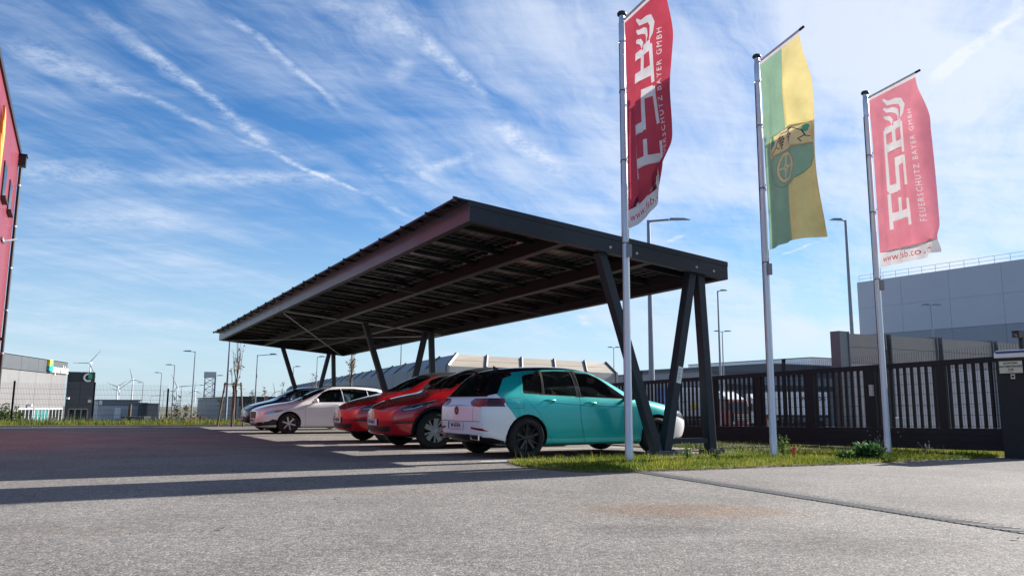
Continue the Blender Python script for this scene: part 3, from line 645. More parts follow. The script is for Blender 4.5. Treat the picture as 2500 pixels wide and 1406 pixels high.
# --- small dark blue car at the far end
zoe_st = [
 (.04, .28, .55, .31, .64, .42, .65, .56, .60, .68, .44, .74, .76), (.17, .23, .71, .27, .79, .43, .79, .62, .73, .79, .54, .84, .86),
 (.45, .20, .81, .25, .85, .47, .85, .71, .80, .90, .62, .945, .96), (.84, .18, .85, .24, .875, .50, .87, .79, .82, .99, .68, 1.03, 1.05),
 (1.10, .18, .855, .24, .88, .50, .875, .82, .83, 1.02, .69, 1.08, 1.12), (1.45, .18, .855, .24, .88, .50, .875, .84, .83, 1.04, .65, 1.31, 1.36),
 (1.85, .18, .855, .24, .88, .50, .875, .86, .83, 1.06, .60, 1.48, 1.535), (2.4, .18, .855, .24, .88, .50, .875, .87, .825, 1.08, .58, 1.51, 1.58),
 (3.0, .18, .855, .24, .88, .50, .875, .89, .82, 1.1, .565, 1.49, 1.56), (3.43, .19, .85, .25, .88, .52, .87, .90, .80, 1.12, .55, 1.42, 1.49),
 (3.75, .24, .79, .30, .84, .52, .82, .90, .76, 1.08, .55, 1.24, 1.29), (3.98, .32, .66, .36, .74, .52, .73, .84, .66, .95, .48, 1.0, 1.01)]
z_win = [('window', 'left', [(1.36, 1.05), (2.24, 1.09), (2.20, 1.47), (1.95, 1.45), (1.72, 1.35)], 3, (.012, 1)), ('window', 'left', [(2.30, 1.09), (3.10, 1.14), (2.95, 1.42), (2.28, 1.475)], 4, (.012, 1))]
zoe = dict(name='small_blue_car', label='small dark blue car parked nose out at the far end beside the white estate', rz=PHI + math.pi, L=4.08, H=1.56, fx=.84, rx=3.43, wr=.315, arch=.36, track=1.75, st=zoe_st, cap_f=.06, cap_r=.05, belt=1.05,
    cab=(1.2, 3.5), seats=[(2.15, 2), (2.95, 3)], wheel_x=1.6, mats=[NAVYC, DARKGAP, BLACKP, GLASS, GLASSD, REDL, HEADW, CHROME],
    paint=[('front', [(-.55, .30), (.55, .30), (.62, .48), (-.62, .48)], 2), ('left', [(.0, .1), (4., .1), (4., .24), (.0, .24)], 2), ('left', [(.03, .33), (.4, .36), (.36, .47), (.05, .46)], 2)],
    inserts=both(z_win) + [('windscreen', 'top', [(1.14, .64), (1.08, 0), (1.14, -.64), (1.80, -.55), (1.83, 0), (1.80, .55)], 3, (.012, 1)), ('rear_window', 'rear', [(-.55, 1.08), (.55, 1.08), (.48, 1.38), (-.48, 1.38)], 4, (.012, 1)),
        ('headlight', 'left', [(.14, .69), (.18, .64), (.42, .70), (.62, .82), (.36, .78)], 6, None), ('headlight', 'right', [(.14, .69), (.18, .64), (.42, .70), (.62, .82), (.36, .78)], 6, None), ('tail_light', 'left', [(3.98, .9), (3.7, .95), (3.7, 1.05), (3.95, 1.0)], 5, None)],
    panels=both([('door', 'left', [(1.20, .28), (2.2, .26), (2.27, .6), (2.27, 1.08), (2.225, 1.50), (1.92, 1.48), (1.66, 1.36), (1.22, 1.03), (1.18, .8)])]), lines=[('front', [(-.40, .66), (.40, .66)], .02, 7)],
    rim=dict(n=5, blades=[(0, .06, .05, 0.), (.3, .03, .03, 0)], mat=MATS['silver_rim']), mirror=(1.42, .86, 1.09), mirror_mat=NAVYC, handles=[], handle_mat=NAVYC)
p4 = p3 + UY * 3.6 + VX * .22; p4.z = gz(p4); zoe['loc'] = p4
bcar, xm, prt = make_car(zoe); bcar.scale = (.93,) * 3; plate(bcar, xm + .062, 0, .44, 1, 'W 55 ZE')
# ------------------------------------------------------------------ ground
def sheet(name, mat, xs, ys, dz, kind='structure', fn=None):
    vs = []; fs = []
    for y in ys:
        for x in xs:
            p = fn(x, y) if fn else (x, y)
            vs.append((p[0], p[1], gz(p) + dz))
    n = len(xs)
    for j in range(len(ys) - 1):
        for i in range(n - 1): fs.append((j * n + i, j * n + i + 1, (j + 1) * n + i + 1, (j + 1) * n + i))
    b = MB(); b.add(vs, fs, 0, True); return tag(b.build(name, mat, fix=False), kind=kind)
def site(x, y): p = LO + VX * x + UY * y; return (p.x, p.y)

def asphalt(name, base, warm):
    mt = bpy.data.materials.new(name); mt.use_nodes = True; t = NT(mt.node_tree); b = t.n['Principled BSDF']
    co = t.node('ShaderNodeTexCoord').outputs['Object']
    vo = t.node('ShaderNodeTexVoronoi', i_Scale=78., i_Randomness=1.); t.put(vo.inputs['Vector'], co)
    grit = t.noise(co, 120, 3, .7).outputs['Fac']; mid = t.noise(co, 9, 6, .7).outputs['Fac']; big = t.noise(co, .55, 5, .6, .6).outputs['Fac']
    stone = t.ramp(vo.outputs['Color'], [(.0, (.40, .40, .40)), (.35, (.72, .71, .71)), (.75, (1.18, 1.16, 1.14)), (1., (1.95, 1.9, 1.85))])
    c = t.mix(1., (base, base * .985 * warm[0], base * .955 * warm[1]), stone, 'MULTIPLY')
    c = t.mix(t.smooth(grit, .35, .75), t.mix(.5, c, (.05, .05, .05)), c)
    dark = t.smooth(t.M('ADD', t.M('MULTIPLY', big, .7), t.M('MULTIPLY', mid, .3)), .35, .66)
    c = t.mix(dark, t.mix(1., c, (.72, .715, .715), 'MULTIPLY'), c)
    hue = t.node('ShaderNodeSeparateColor'); t.put(hue.inputs[0], vo.outputs['Color']); c = t.mix(1., c, t.ramp(hue.outputs[1], [(0, (.95, 1.0, .98)), (.5, (1., 1., .99)), (1., (1.06, .98, .95))]), 'MULTIPLY')
    blot = t.noise(co, 22, 5, .75).outputs['Fac']; c = t.mix(t.smooth(blot, .32, .62), t.mix(1., c, (.70, .70, .70), 'MULTIPLY'), c)
    oil = t.noise(co, 1.3, 4, .7, 1.2).outputs['Fac']; c = t.mix(t.smooth(oil, .64, .74), c, t.mix(1., c, (.66, .65, .64), 'MULTIPLY'))
    gum = t.node('ShaderNodeTexVoronoi', i_Scale=1.7); t.put(gum.inputs['Vector'], co); c = t.mix(t.smooth(gum.outputs['Distance'], .012, .03), t.mix(1., c, (.45, .45, .45), 'MULTIPLY'), c)
    ck = t.node('ShaderNodeTexVoronoi', feature='DISTANCE_TO_EDGE', i_Scale=.16); t.put(ck.inputs['Vector'], t.VM('ADD', co, t.VM('SCALE', t.noise(co, 1.1, 6, .75).outputs['Color'], 1.6))); c = t.mix(t.M('MULTIPLY', t.M('SUBTRACT', 1., t.smooth(ck.outputs['Distance'], .0012, .004)), .4), c, (.05, .048, .045))
    # a rusty brown patch and two darker wet-looking ones, worn into the surface
    sx = t.node('ShaderNodeSeparateXYZ'); t.put(sx.inputs[0], co)
    for (cx, cy, rx_, ry_, col, amt) in ((1.35, 6.15, 1.0, .55, (.95, .72, .55), .75), (.9, 5.15, .6, .35, (.66, .66, .67), .8), (2.1, 4.6, .8, .4, (.74, .73, .73), .7), (-1.6, 7.3, 1.3, .3, (.84, .76, .70), .6), (-3.0, 5.0, 1.4, .25, (.84, .8, .77), .6)):
        ex = t.M('DIVIDE', t.M('SUBTRACT', sx.outputs[0], cx), rx_); ey = t.M('DIVIDE', t.M('SUBTRACT', sx.outputs[1], cy), ry_)
        r2 = t.M('ADD', t.M('ADD', t.M('MULTIPLY', ex, ex), t.M('MULTIPLY', ey, ey)), t.M('MULTIPLY', t.M('SUBTRACT', mid, .5), 1.6))
        c = t.mix(t.M('MULTIPLY', t.M('SUBTRACT', 1., t.smooth(r2, .1, 1.1)), amt), c, t.mix(1., c, col, 'MULTIPLY'))
    # grime gathers beside the slot drain
    a0, a1 = W(1.36, -2.10), W(.50, -7.6); dd = (a1 - a0); dd.z = 0; dd.normalize(); nx_, ny_ = -dd.y, dd.x
    off = t.M('ADD', t.M('MULTIPLY', t.M('SUBTRACT', sx.outputs[0], a0.x), nx_), t.M('MULTIPLY', t.M('SUBTRACT', sx.outputs[1], a0.y), ny_)); off = t.M('ADD', off, t.M('MULTIPLY', t.M('SUBTRACT', mid, .5), .16))
    gr_ = t.M('MULTIPLY', t.M('SUBTRACT', 1., t.smooth(t.M('ABSOLUTE', t.M('SUBTRACT', off, .07)), .06, .26)), .55); c = t.mix(gr_, c, t.mix(1., c, (.50, .49, .49), 'MULTIPLY'))
    t.put(b.inputs['Base Color'], c); b.inputs['Roughness'].default_value = .88; b.inputs['Specular IOR Level'].default_value = .25
    bp = t.node('ShaderNodeBump', i_Strength=.5, i_Distance=.005); t.put(bp.inputs['Height'], t.M('ADD', t.M('MULTIPLY', vo.outputs['Distance'], -1.2), t.M('MULTIPLY', grit, .6))); t.put(b.inputs['Normal'], bp)
    return mt
ASPH = asphalt('old_asphalt', .30, (.985, .965))
EARTH = pm('field_soil', (.10, .095, .06), .95, 0, 0, .35, .05)
lin = lambda a, b, n: list(np.linspace(a, b, n))
sheet('terrain', EARTH, [-9000, -4000, -1500, -500, -200, -100, -60, -30, 0, 30, 60, 100, 200, 500, 1500, 4000, 9000], [-400, -100, -40, 0, 20, 30, 40, 50, 60, 70, 90, 130, 200, 500, 1500, 4000, 12000], -.06)
sheet('asphalt_yard', ASPH, lin(-34, 24, 59), lin(-34, 22.9, 58), 0., fn=site)
GROUNDYARD = pm('far_yard_concrete', (.30, .29, .27), .9, 0, 0, .12, .4)
sheet('neighbour_yard', GROUNDYARD, lin(11.5, 140, 40), lin(-30, 150, 40), -.012, fn=site)

# parking bay lines
b = MB(); LINE = pm('worn_road_paint', (.50, .49, .46), .85, 0, 0, .25, 14)
for yy in (-.02 + .35, 3.05, 5.85, 8.65, 11.4, 14.3, 17.2, 20.0):
    l = MB(); pts = [(x, yy + s * .05) for x in lin(.4, 5.2, 7) for s in (-1, 1)]
    l.add([W(x, y, .004) for x, y in pts], [(2 * i, 2 * i + 1, 2 * i + 3, 2 * i + 2) for i in range(6)])
    tag(l.build('parking_line', LINE), kind='structure')

# kerb along the far verge
k = MB()
for i in range(34):
    a = -16 + i * 1.0; pa, pb = W(a, 22.98), W(a + .985, 22.98); k.bar(pa + Vector((0, 0, -.01)), pb + Vector((0, 0, -.01)), .10, .16, 0, (0, 0, 1))
tag(k.build('kerb', CONC), kind='structure')

# verges: earth sheets with rough edges
SOIL = pm('verge_soil', (.085, .075, .045), .95, 0, 0, .4, 5, .5, 30)
def verge_sheet(name, poly, dz):
    b = MB(); pts = [W(x, y, dz) for x, y in poly]; tri = geometry.tessellate_polygon([[Vector((x, y, 0)) for x, y in poly]])
    b.add(pts, tri)
    n = len(poly); A_2 = sum(poly[i - 1][0] * poly[i][1] - poly[i][0] * poly[i - 1][1] for i in range(n)); out = offset_poly(poly, .05); o0 = len(b.v); b.v += [tuple(W(x, y, -.006)) for x, y in out]
    for i in range(n): b.f.append((i, (i + 1) % n, o0 + (i + 1) % n, o0 + i)); b.mi.append(0); b.sm.append(False)
    return tag(b.build(name, SOIL), kind='structure')
edge = [(.70, -.06), (.52, -.7), (.50, -1.2), (.66, -1.84), (1.1, -2.05), (2.26, -2.16), (3.7, -2.24), (5.2, -2.30), (6.6, -2.28), (8.0, -2.22), (9.2, -2.13), (11.4, -2.05)]
def jag(e, amp, n):
    out = []
    for (x0, y0), (x1, y1) in zip(e[:-1], e[1:]):
        for i in range(n):
            f = i / n; out.append((x0 + (x1 - x0) * f + random.uniform(-amp, amp), y0 + (y1 - y0) * f + random.uniform(-amp, amp)))
    return out + [e[-1]]
near_poly = jag(edge, .035, 6) + [(11.4, 22), (5.35, 22), (5.3, 9), (5.28, .32), (4.6, .30), (2.5, .28), (1.2, .26)]
verge_sheet('verge', near_poly, .022)
far_poly = [(-24, 23.06), (14, 23.06), (14, 27.2), (-24, 27.2)]
verge_sheet('verge', far_poly, .010)

# grass: blades as one mesh of many small curved strips
def grass_mat(name, a, b_, c_):
    mt = bpy.data.materials.new(name); mt.use_nodes = True; t = NT(mt.node_tree); b = t.n['Principled BSDF']
    at_ = t.node('ShaderNodeAttribute', attribute_name='tint').outputs['Fac']
    col = t.ramp(at_, [(0, a), (.5, b_), (.85, c_), (1., (.30, .24, .10))]); t.put(b.inputs['Base Color'], col); b.inputs['Roughness'].default_value = .7; b.inputs['Specular IOR Level'].default_value = .15
    tl = t.node('ShaderNodeBsdfTranslucent'); t.put(tl.inputs[0], col); mx = t.node('ShaderNodeMixShader', _0=.35); t.l.new(b.outputs[0], mx.inputs[1]); t.l.new(tl.outputs[0], mx.inputs[2]); t.l.new(mx.outputs[0], t.n['Material Output'].inputs[0])
    return mt
GRASS = grass_mat('grass_blades', (.05, .085, .012), (.15, .19, .02), (.30, .28, .04))
def grass(name, pts, hmin, hmax, wdt, mat=GRASS, lean=.55, tintf=None):
    n = len(pts); base = np.array(pts); h = rng.uniform(hmin, hmax, n) * (0.6 + .8 * rng.random(n)); a = rng.uniform(0, 2 * np.pi, n); b2 = rng.uniform(0, 2 * np.pi, n); ln = h * lean * rng.random(n)
    w_ = wdt * rng.uniform(.6, 1.4, n)
    sd = np.stack([np.cos(a), np.sin(a), np.zeros(n)], 1) * w_[:, None]; dr = np.stack([np.cos(b2), np.sin(b2), np.zeros(n)], 1)
    up = np.array([0, 0, 1.])
    v = np.empty((n, 5, 3)); v[:, 0] = base - sd; v[:, 1] = base + sd
    mid = base + up * (h * .6)[:, None] + dr * (ln * .35)[:, None]; v[:, 2] = mid + sd * .75; v[:, 3] = mid - sd * .75; v[:, 4] = base + up * h[:, None] + dr * ln[:, None]
    o = (np.arange(n) * 5)[:, None]
    tri = np.concatenate([o + np.array([0, 1, 2]), o + np.array([0, 2, 3]), o + np.array([3, 2, 4])], 1).reshape(-1, 3)
    me = bpy.data.meshes.new(name); me.vertices.add(n * 5); me.vertices.foreach_set('co', v.ravel()); me.loops.add(len(tri) * 3); me.loops.foreach_set('vertex_index', tri.ravel().astype(np.int32))
    me.polygons.add(len(tri)); me.polygons.foreach_set('loop_start', np.arange(0, len(tri) * 3, 3, dtype=np.int32)); me.update(calc_edges=True); me.materials.append(mat)
    t = rng.random(n) if tintf is None else tintf(base)
    at_ = me.attributes.new('tint', 'FLOAT', 'FACE'); at_.data.foreach_set('value', np.repeat(t, 3).astype(np.float32))
    return tag(link(name, me), kind='stuff')
def sample(poly, n, dens=None):
    out = []; xs = [p[0] for p in poly]; ys = [p[1] for p in poly]
    while len(out) < n:
        x, y = random.uniform(min(xs), max(xs)), random.uniform(min(ys), max(ys))
        if inside((x, y), poly) and (dens is None or random.random() < dens(x, y)): out.append(tuple(W(x, y, .018)))
    return out
def patch(x, y, s=1.): return .5 + .5 * math.sin(x * 2.1 * s + 1.3 * math.sin(y * 1.7 * s)) * math.cos(y * 2.6 * s + 1.1 * math.sin(x * 1.2 * s))
def tintf(bs):
    r = np.empty(len(bs))
    for i, p in enumerate(bs):
        x, y = loc(p); r[i] = min(1, max(0, .15 + .55 * patch(x, y) + random.gauss(0, .2)))
    return r
front = [p for p in near_poly[:len(edge) * 6 - 5]] + [(11.4, .4), (5.3, .4), (5.28, .32), (2.5, .28), (1.2, .26)]
def keep(x, y):
    k = .35 + .65 * patch(x, y, 1.4)
    if 3.2 < x < 5.4 and y > -.55: k *= .35
    return k
outer = offset_poly([p for i, p in enumerate(near_poly[:len(edge) * 6 - 5:6])] + [(11.4, -1.9), (.8, -.06)], .07)
grass('grass', sample(outer, 3500, lambda x, y: 0. if inside((x, y), front) else 1.), .01, .045, .004, tintf=lambda b_: np.clip(tintf(b_) + .2, 0, 1))
grass('grass', sample(front, 46000, keep), .012, .062, .0048, tintf=tintf)
grass('grass', sample([(5.4, .3), (9.0, .3), (9.0, 21), (5.4, 21)], 15000), .03, .12, .005, tintf=tintf)
grass('grass', sample([(8.9, -2.1), (9.9, -2.1), (9.9, 6), (8.9, 6)], 4000), .03, .10, .005, tintf=tintf)
grass('grass', sample(far_poly, 46000, lambda x, y: .25 + .75 * patch(x * .6, y * .8) if y < 25.5 else .7), .05, .24, .010, tintf=tintf)
grass('grass', sample(front, 700, lambda x, y: patch(x * 1.1, y * 1.9 + 2) ** 3), .07, .15, .003, lean=.8, tintf=lambda b_: np.clip(rng.normal(.75, .2, len(b_)), 0, 1))
# broad-leaved clumps on the far verge and along the edge
CLOVER = grass_mat('weed_leaves', (.045, .095, .018), (.11, .18, .03), (.22, .26, .05))
grass('ground_cover', sample([(.7, -.3), (9, -1.9), (9, -2.1), (2.2, -2.1), (.7, -1.8)], 12000, lambda x, y: patch(x * 1.3 + 2, y * 1.3) ** 2), .010, .034, .011, CLOVER, 1.2)
WEEDG = grass_mat('tall_weed_leaves', (.04, .07, .03), (.08, .12, .045), (.16, .19, .09))
grass('ground_cover', sample(far_poly, 9000, lambda x, y: patch(x * .7 + 1, y * .5) ** 2 if y > 23.6 else .1), .06, .36, .014, WEEDG, .7)
def leafy(name, label, cat, pos, n, rad, hgt, lw, mat=CLOVER, flowers=0, group=None, stems=6):
    root = thing(name, label, cat, pos, random.uniform(0, 6), group); st = MB()
    tips = []
    for i in range(stems):
        a = random.uniform(0, 6.28); r = rad * random.uniform(.1, .6); hh = hgt * random.uniform(.6, 1.)
        pts = [(0, 0, 0), (r * .4 * math.cos(a), r * .4 * math.sin(a), hh * .5), (r * math.cos(a), r * math.sin(a), hh)]; st.tube(pts, [.004, .003, .0015], 4); tips.append(pts)
    st.build('stem', mat, root)
    b = MB()
    for i in range(n):
        t = random.choice(tips); f = random.uniform(.1, 1); p = Vector(t[0]).lerp(Vector(t[2]), f) + Vector((random.gauss(0, rad * .3), random.gauss(0, rad * .3), random.gauss(0, hgt * .08)))
        p.z = max(.005, p.z); d = Vector((random.gauss(0, 1), random.gauss(0, 1), random.gauss(.3, .5))).normalized(); s = d.cross(Vector((random.gauss(0, 1), random.gauss(0, 1), 1))).normalized(); L_ = lw * random.uniform(.6, 1.5)
        b.add([p, p + d * L_ * .5 + s * L_ * .28, p + d * L_, p + d * L_ * .5 - s * L_ * .28], [(0, 1, 2, 3)])
    o = b.build('foliage', mat, root, fix=False); at_ = o.data.attributes.new('tint', 'FLOAT', 'FACE'); at_.data.foreach_set('value', [min(1, max(0, random.gauss(.35, .25))) for _ in o.data.polygons])
    if flowers:
        f = MB()
        for i in range(flowers):
            t = random.choice(tips); p = Vector(t[2]) + Vector((random.gauss(0, .04), random.gauss(0, .04), random.uniform(0, .08)))
            f.lathe([(0, .006), (.011, .002), (.004, -.004)], 6, 'Z', p); f.tube([t[1], p], .0012, 3)
        f.build('flower_heads', pm('pale_petals', (.62, .62, .55), .8), root)
    return root
BUSHM = grass_mat('bush_leaves', (.03, .085, .025), (.055, .14, .035), (.10, .20, .06))
leafy('shrub', 'low dark green round weed bush at the foot of the rightmost flagpole', 'bush', W(6.05, -1.86, .015), 2200, .24, .24, .055, BUSHM, stems=16)
leafy('shrub', 'small dark clump growing just left of the low bush by the rightmost flagpole', 'bush', W(5.6, -1.8, .015), 420, .14, .13, .045, BUSHM, stems=8)
leafy('weed', 'tall thin weed growing right beside the carport foot', 'plant', W(3.35, -.75), 120, .08, .30, .035, stems=5)
leafy('weed', 'short weed in front of the carport foot plate', 'plant', W(3.72, -.95), 90, .08, .20, .035, stems=5)
leafy('weed', 'bushy pale weed standing between the middle and the rightmost flagpole', 'plant', W(5.55, -.6), 220, .17, .34, .035, stems=9)
leafy('weed', 'flowering weed with small white heads beside the rightmost flagpole', 'plant', W(7.0, -1.35), 70, .12, .30, .03, flowers=9, stems=8)
leafy('weed', 'low flowering weed with scattered white heads near the gate pillar', 'plant', W(7.9, -1.6), 60, .2, .2, .03, flowers=7, stems=8)
# ------------------------------------------------------------------ solar carport
def cell_mat():
    mt = bpy.data.materials.new('solar_cells'); mt.use_nodes = True; t = NT(mt.node_tree); b = t.n['Principled BSDF']
    s = t.node('ShaderNodeSeparateXYZ'); t.put(s.inputs[0], t.node('ShaderNodeTexCoord').outputs['Object'])
    def line(c, pitch, wd): return t.M('LESS_THAN', t.M('ABSOLUTE', t.M('SUBTRACT', t.M('FRACT', t.M('ADD', t.M('DIVIDE', c, pitch), .5)), .5)), wd / pitch)
    g = t.M('MAXIMUM', line(s.outputs[0], .1708, .0048), line(s.outputs[1], .172, .0048))
    e = t.M('GREATER_THAN', t.M('ABSOLUTE', s.outputs[0]), .838)
    g = t.M('MAXIMUM', g, e)
    t.put(b.inputs['Base Color'], t.mix(g, (.005, .006, .009), (.22, .22, .215))); b.inputs['Roughness'].default_value = .24; b.inputs['IOR'].default_value = 1.4
    return mt
CELL = cell_mat()
cp = thing('solar_carport', 'dark grey steel carport on slanted legs, roofed with solar panels, cars parked beneath', 'carport', W(0, 0, 0), PHI)
CW, CLn, FAS = 5.05, 22.455, .30
zb = lambda x, y: 3.443 - .0882 * x - .0087 * y
def rbar(p, q, wx, wz, mi=0): return p, q
def slab(name, x0, x1, y0, y1, d0, d1, mat, parent=cp):          # a piece that follows the roof slope, d above the roof underside
    b = MB(); vs = [(x, y, zb(x, y) + d) for d in (d0, d1) for y in (y0, y1) for x in (x0, x1)]
    b.add(vs, [(0, 1, 3, 2), (4, 6, 7, 5), (0, 4, 5, 1), (2, 3, 7, 6), (0, 2, 6, 4), (1, 5, 7, 3)]); return b.build(name, mat, parent)
FASC = pm('sky_lit_fascia_paint', (.058, .066, .085), .42, 0, .15, .1, 2)  # lane-side fascia coloured lighter and bluer to imitate reflected sky
for i, (a, c) in enumerate(((0, 11.98), (12.0, CLn))):
    slab('fascia_board', 0, .012, a, c, .0, FAS, FASC); slab('fascia_board', CW - .012, CW, a, c, 0, FAS, ANTH)
slab('fascia_board', .013, CW - .013, 0, .012, 0, FAS - .075, ANTH); slab('fascia_board', .013, CW - .013, CLn - .012, CLn, 0, FAS, ANTH)
slab('roof_flashing', -.02, CW + .004, -.006, .011, FAS - .072, FAS + .012, ANTH)
for x0, x1 in ((.013, .11), (CW - .11, CW - .013)): slab('flange', x0, x1, .02, CLn - .02, 0, .012, ANTH)
for y0, y1 in ((.013, .12), (CLn - .12, CLn - .013)): slab('flange', .111, CW - .111, y0, y1, .001, .013, ANTH)
for x in (1.70, 3.38):
    slab('roof_beam', x - .012, x + .012, .13, CLn - .13, .014, .26, STEEL_DARK); slab('flange', x - .06, x + .06, .125, CLn - .125, .0, .013, ANTH)
slab('sun_leak_cover', 4.94, CW - .014, .02, CLn - .02, .20, .30, STEEL_DARK)  # added strip closing the roof gap so no sun leaks through
PX, PY = 1.733, CLn / 21
rail_me = None
for j in range(22):
    y = min(max(j * PY, .06), CLn - .06); slab('rail', .02, CW - .02, y - .035, y + .035, .185, .262, STEEL_DARK)
pmsh = MB().bb((-.858, -.526, -.004), (.858, .526, .004)).mesh('solar_panel', CELL)
fr = MB()
for a, c in (((-.866, -.534, -.026), (.866, -.5265, .006)), ((-.866, .5265, -.026), (.866, .534, .006)), ((-.866, -.526, -.026), (-.8585, .526, .006)), ((.8585, -.526, -.026), (.866, .526, .006))): fr.bb(a, c)
frm = fr.mesh('panel_frame', pm('black_frame', (.015, .016, .018), .4, .5)); jb = MB().bb((-.80, -.06, -.03), (-.72, .06, -.005)).mesh('junction_box', BLACKP)
for j in range(21):
    for i in range(3):
        x, y = -.22 + PX * (i + .5), PY * (j + .5)
        mm = Matrix.Translation((x, y, zb(x, y) + .305)) @ Matrix.Rotation(math.atan(.0882), 4, 'Y') @ Matrix.Rotation(-math.atan(.0087), 4, 'X')
        p = link('solar_panel', pmsh, cp); p.matrix_local = mm
        link('panel_frame', frm, p); link('junction_box', jb, p)
clm = MB(); clm.tube([(-.03, -.0, .012), (.03, 0, .012)], .016, 8); clm.bb((-.03, -.014, -.05), (.02, .014, .012)); clm_me = clm.mesh('clamp', pm('clamp_grey', (.06, .065, .075), .45, .3))
for j in range(22):
    y = min(max(j * PY, .03), CLn - .03); c = link('clamp', clm_me, cp, (-.215, y, zb(-.2, y) + .30))
def leg(p, q, wd=.15): b = MB(); b.bar(p, q, wd, .16, 0, (0, 1, 0)); o = b.build('leg', ANTH, cp); bevel(o.data, .012, 2); return o
for fy in (.19, 11.93, CLn - .19):
    gr = -.0041 * fy
    def T(x): return (x, fy, zb(x, fy) - .0)
    leg((2.44, fy, zb(2.44, fy) + .03), (3.535, fy, gr + .05)); leg((4.36, fy + .002, zb(4.36, fy) + .03), (3.70, fy + .002, gr + .05)); leg((4.54, fy, zb(4.54, fy) + .03), (4.70, fy, gr + .05))
    b = MB(); b.bar((3.76, fy, gr + .235), (4.61, fy, gr + .235), .085, .10, 0, (0, 1, 0)); b.build('foot_bar', ANTH, cp)
    for x0, x1 in ((3.44, 3.84), (4.56, 4.88)):
        b = MB(); b.bb((x0, fy - .16, gr), (x1, fy + .14, gr + .085)); b.bb((x0 + .03, fy - .14, gr + .085), (x0 + .07, fy - .10, gr + .115)); b.bb((x1 - .07, fy - .14, gr + .085), (x1 - .03, fy - .10, gr + .115)); b.build('foot_plate', pm('foot_plate_paint', (.05, .06, .085), .5), cp)
    b = MB()
    for x in (2.52, 3.05, 4.33, 4.72):
        b.lathe([(0, -.012), (.022, -.010), (.026, 0), (.026, .004)], 12, 'Y', (x, -.002, zb(x, 0) + .09))
    if fy < 1: b.build('bolt_head', GALV, cp)
    tb = MB(); tb.tube([(.1, fy + .15, zb(.1, fy) + .03), (CW - .1, fy + .15, zb(CW - .1, fy) + .03)], .018, 6)
    if fy > 1: tb.build('tie_rod', GALV, cp)
for y in (6.0, 17.6): slab('cross_tie', .1, CW - .1, y, y + .045, -.004, .03, ANTH)
for a, c in (((.12, 12.1), (CW - .15, CLn - .15)), ((CW - .15, 12.1), (.12, CLn - .15))):
    tb = MB(); tb.tube([(a[0], a[1], zb(*a) - .012), (c[0], c[1], zb(*c) - .012)], .014, 6); tb.build('brace_rod', GALV, cp)
b = MB(); b.bar((0, 0, -.13), (0, 0, .13), .115, .002, 0, (0, 1, 0))
lg = Vector((4.36 - 3.70, 0, 3.05)).normalized(); pos = Vector((3.70, .105, 0)) + lg * 1.35
nt = MB(); xx = Vector((lg.z, 0, -lg.x)); 
nt.add([pos + xx * a * .05 + lg * c * .14 + Vector((0, d, 0)) for d in (-.004, 0) for a, c in ((-1, -1), (1, -1), (1, 1), (-1, 1))], [(3, 2, 1, 0), (4, 5, 6, 7), (0, 1, 5, 4), (1, 2, 6, 5), (2, 3, 7, 6), (3, 0, 4, 7)])
for i in range(9): nt.add([pos + xx * a + lg * c + Vector((0, -.0055, 0)) for a, c in ((-.038, .09 - i * .022), (.034 - .015 * (i % 3), .09 - i * .022), (.034 - .015 * (i % 3), .097 - i * .022), (-.038, .097 - i * .022))], [(0, 1, 2, 3)], 1)
nt.build('notice_sheet', [WHITEP, pm('print_grey', (.12, .12, .12), .7)], cp)
b = MB(); b.bar(W(3.90, .62, .05), W(4.62, .62, .05), .12, .10, 0, (0, 0, 1)); o = b.build('kerb_stone', CONC); bevel(o.data, .015); tag(o, 'short pale concrete kerb stone behind the carport foot bar', 'kerb stone')

# ------------------------------------------------------------------ flags
def cloth(name, col, tr=.18):
    mt = bpy.data.materials.new(name); mt.use_nodes = True; t = NT(mt.node_tree); out = t.n['Material Output']; t.n.remove(t.n['Principled BSDF'])
    co = t.node('ShaderNodeTexCoord').outputs['Object']; n = t.noise(co, 2.2, 5, .6).outputs['Fac']
    c = t.ramp(n, [(.3, tuple(x * .86 for x in col)), (.7, tuple(min(1, x * 1.1) for x in col))])
    d = t.node('ShaderNodeBsdfDiffuse'); t.put(d.inputs[0], c); l = t.node('ShaderNodeBsdfTranslucent'); t.put(l.inputs[0], c)
    mx = t.node('ShaderNodeMixShader', _0=tr); t.l.new(d.outputs[0], mx.inputs[1]); t.l.new(l.outputs[0], mx.inputs[2]); t.l.new(mx.outputs[0], out.inputs[0]); return mt
CL_RED = cloth('red_flag_cloth', (.56, .075, .11)); CL_PINK = cloth('sunlit_pink_flag_cloth', (.72, .25, .31)); CL_WHITE = cloth('white_flag_print', (.74, .70, .70)); CL_GREEN = cloth('green_flag_cloth', (.32, .54, .36)); CL_YEL = cloth('yellow_flag_cloth', (.86, .76, .33))  # CL_PINK is the red cloth with sun glare put into its colour
CL_PALE = cloth('pale_yellow_print', (.80, .72, .38)); CL_INK = cloth('dark_print', (.03, .05, .05)); CL_GRAPE = cloth('grape_print', (.10, .13, .22)); CL_TEAL = cloth('leaf_print', (.12, .42, .27)); CL_TXT = cloth('red_text_print', (.50, .03, .06))
FWD, FHT = 1.2, 3.43
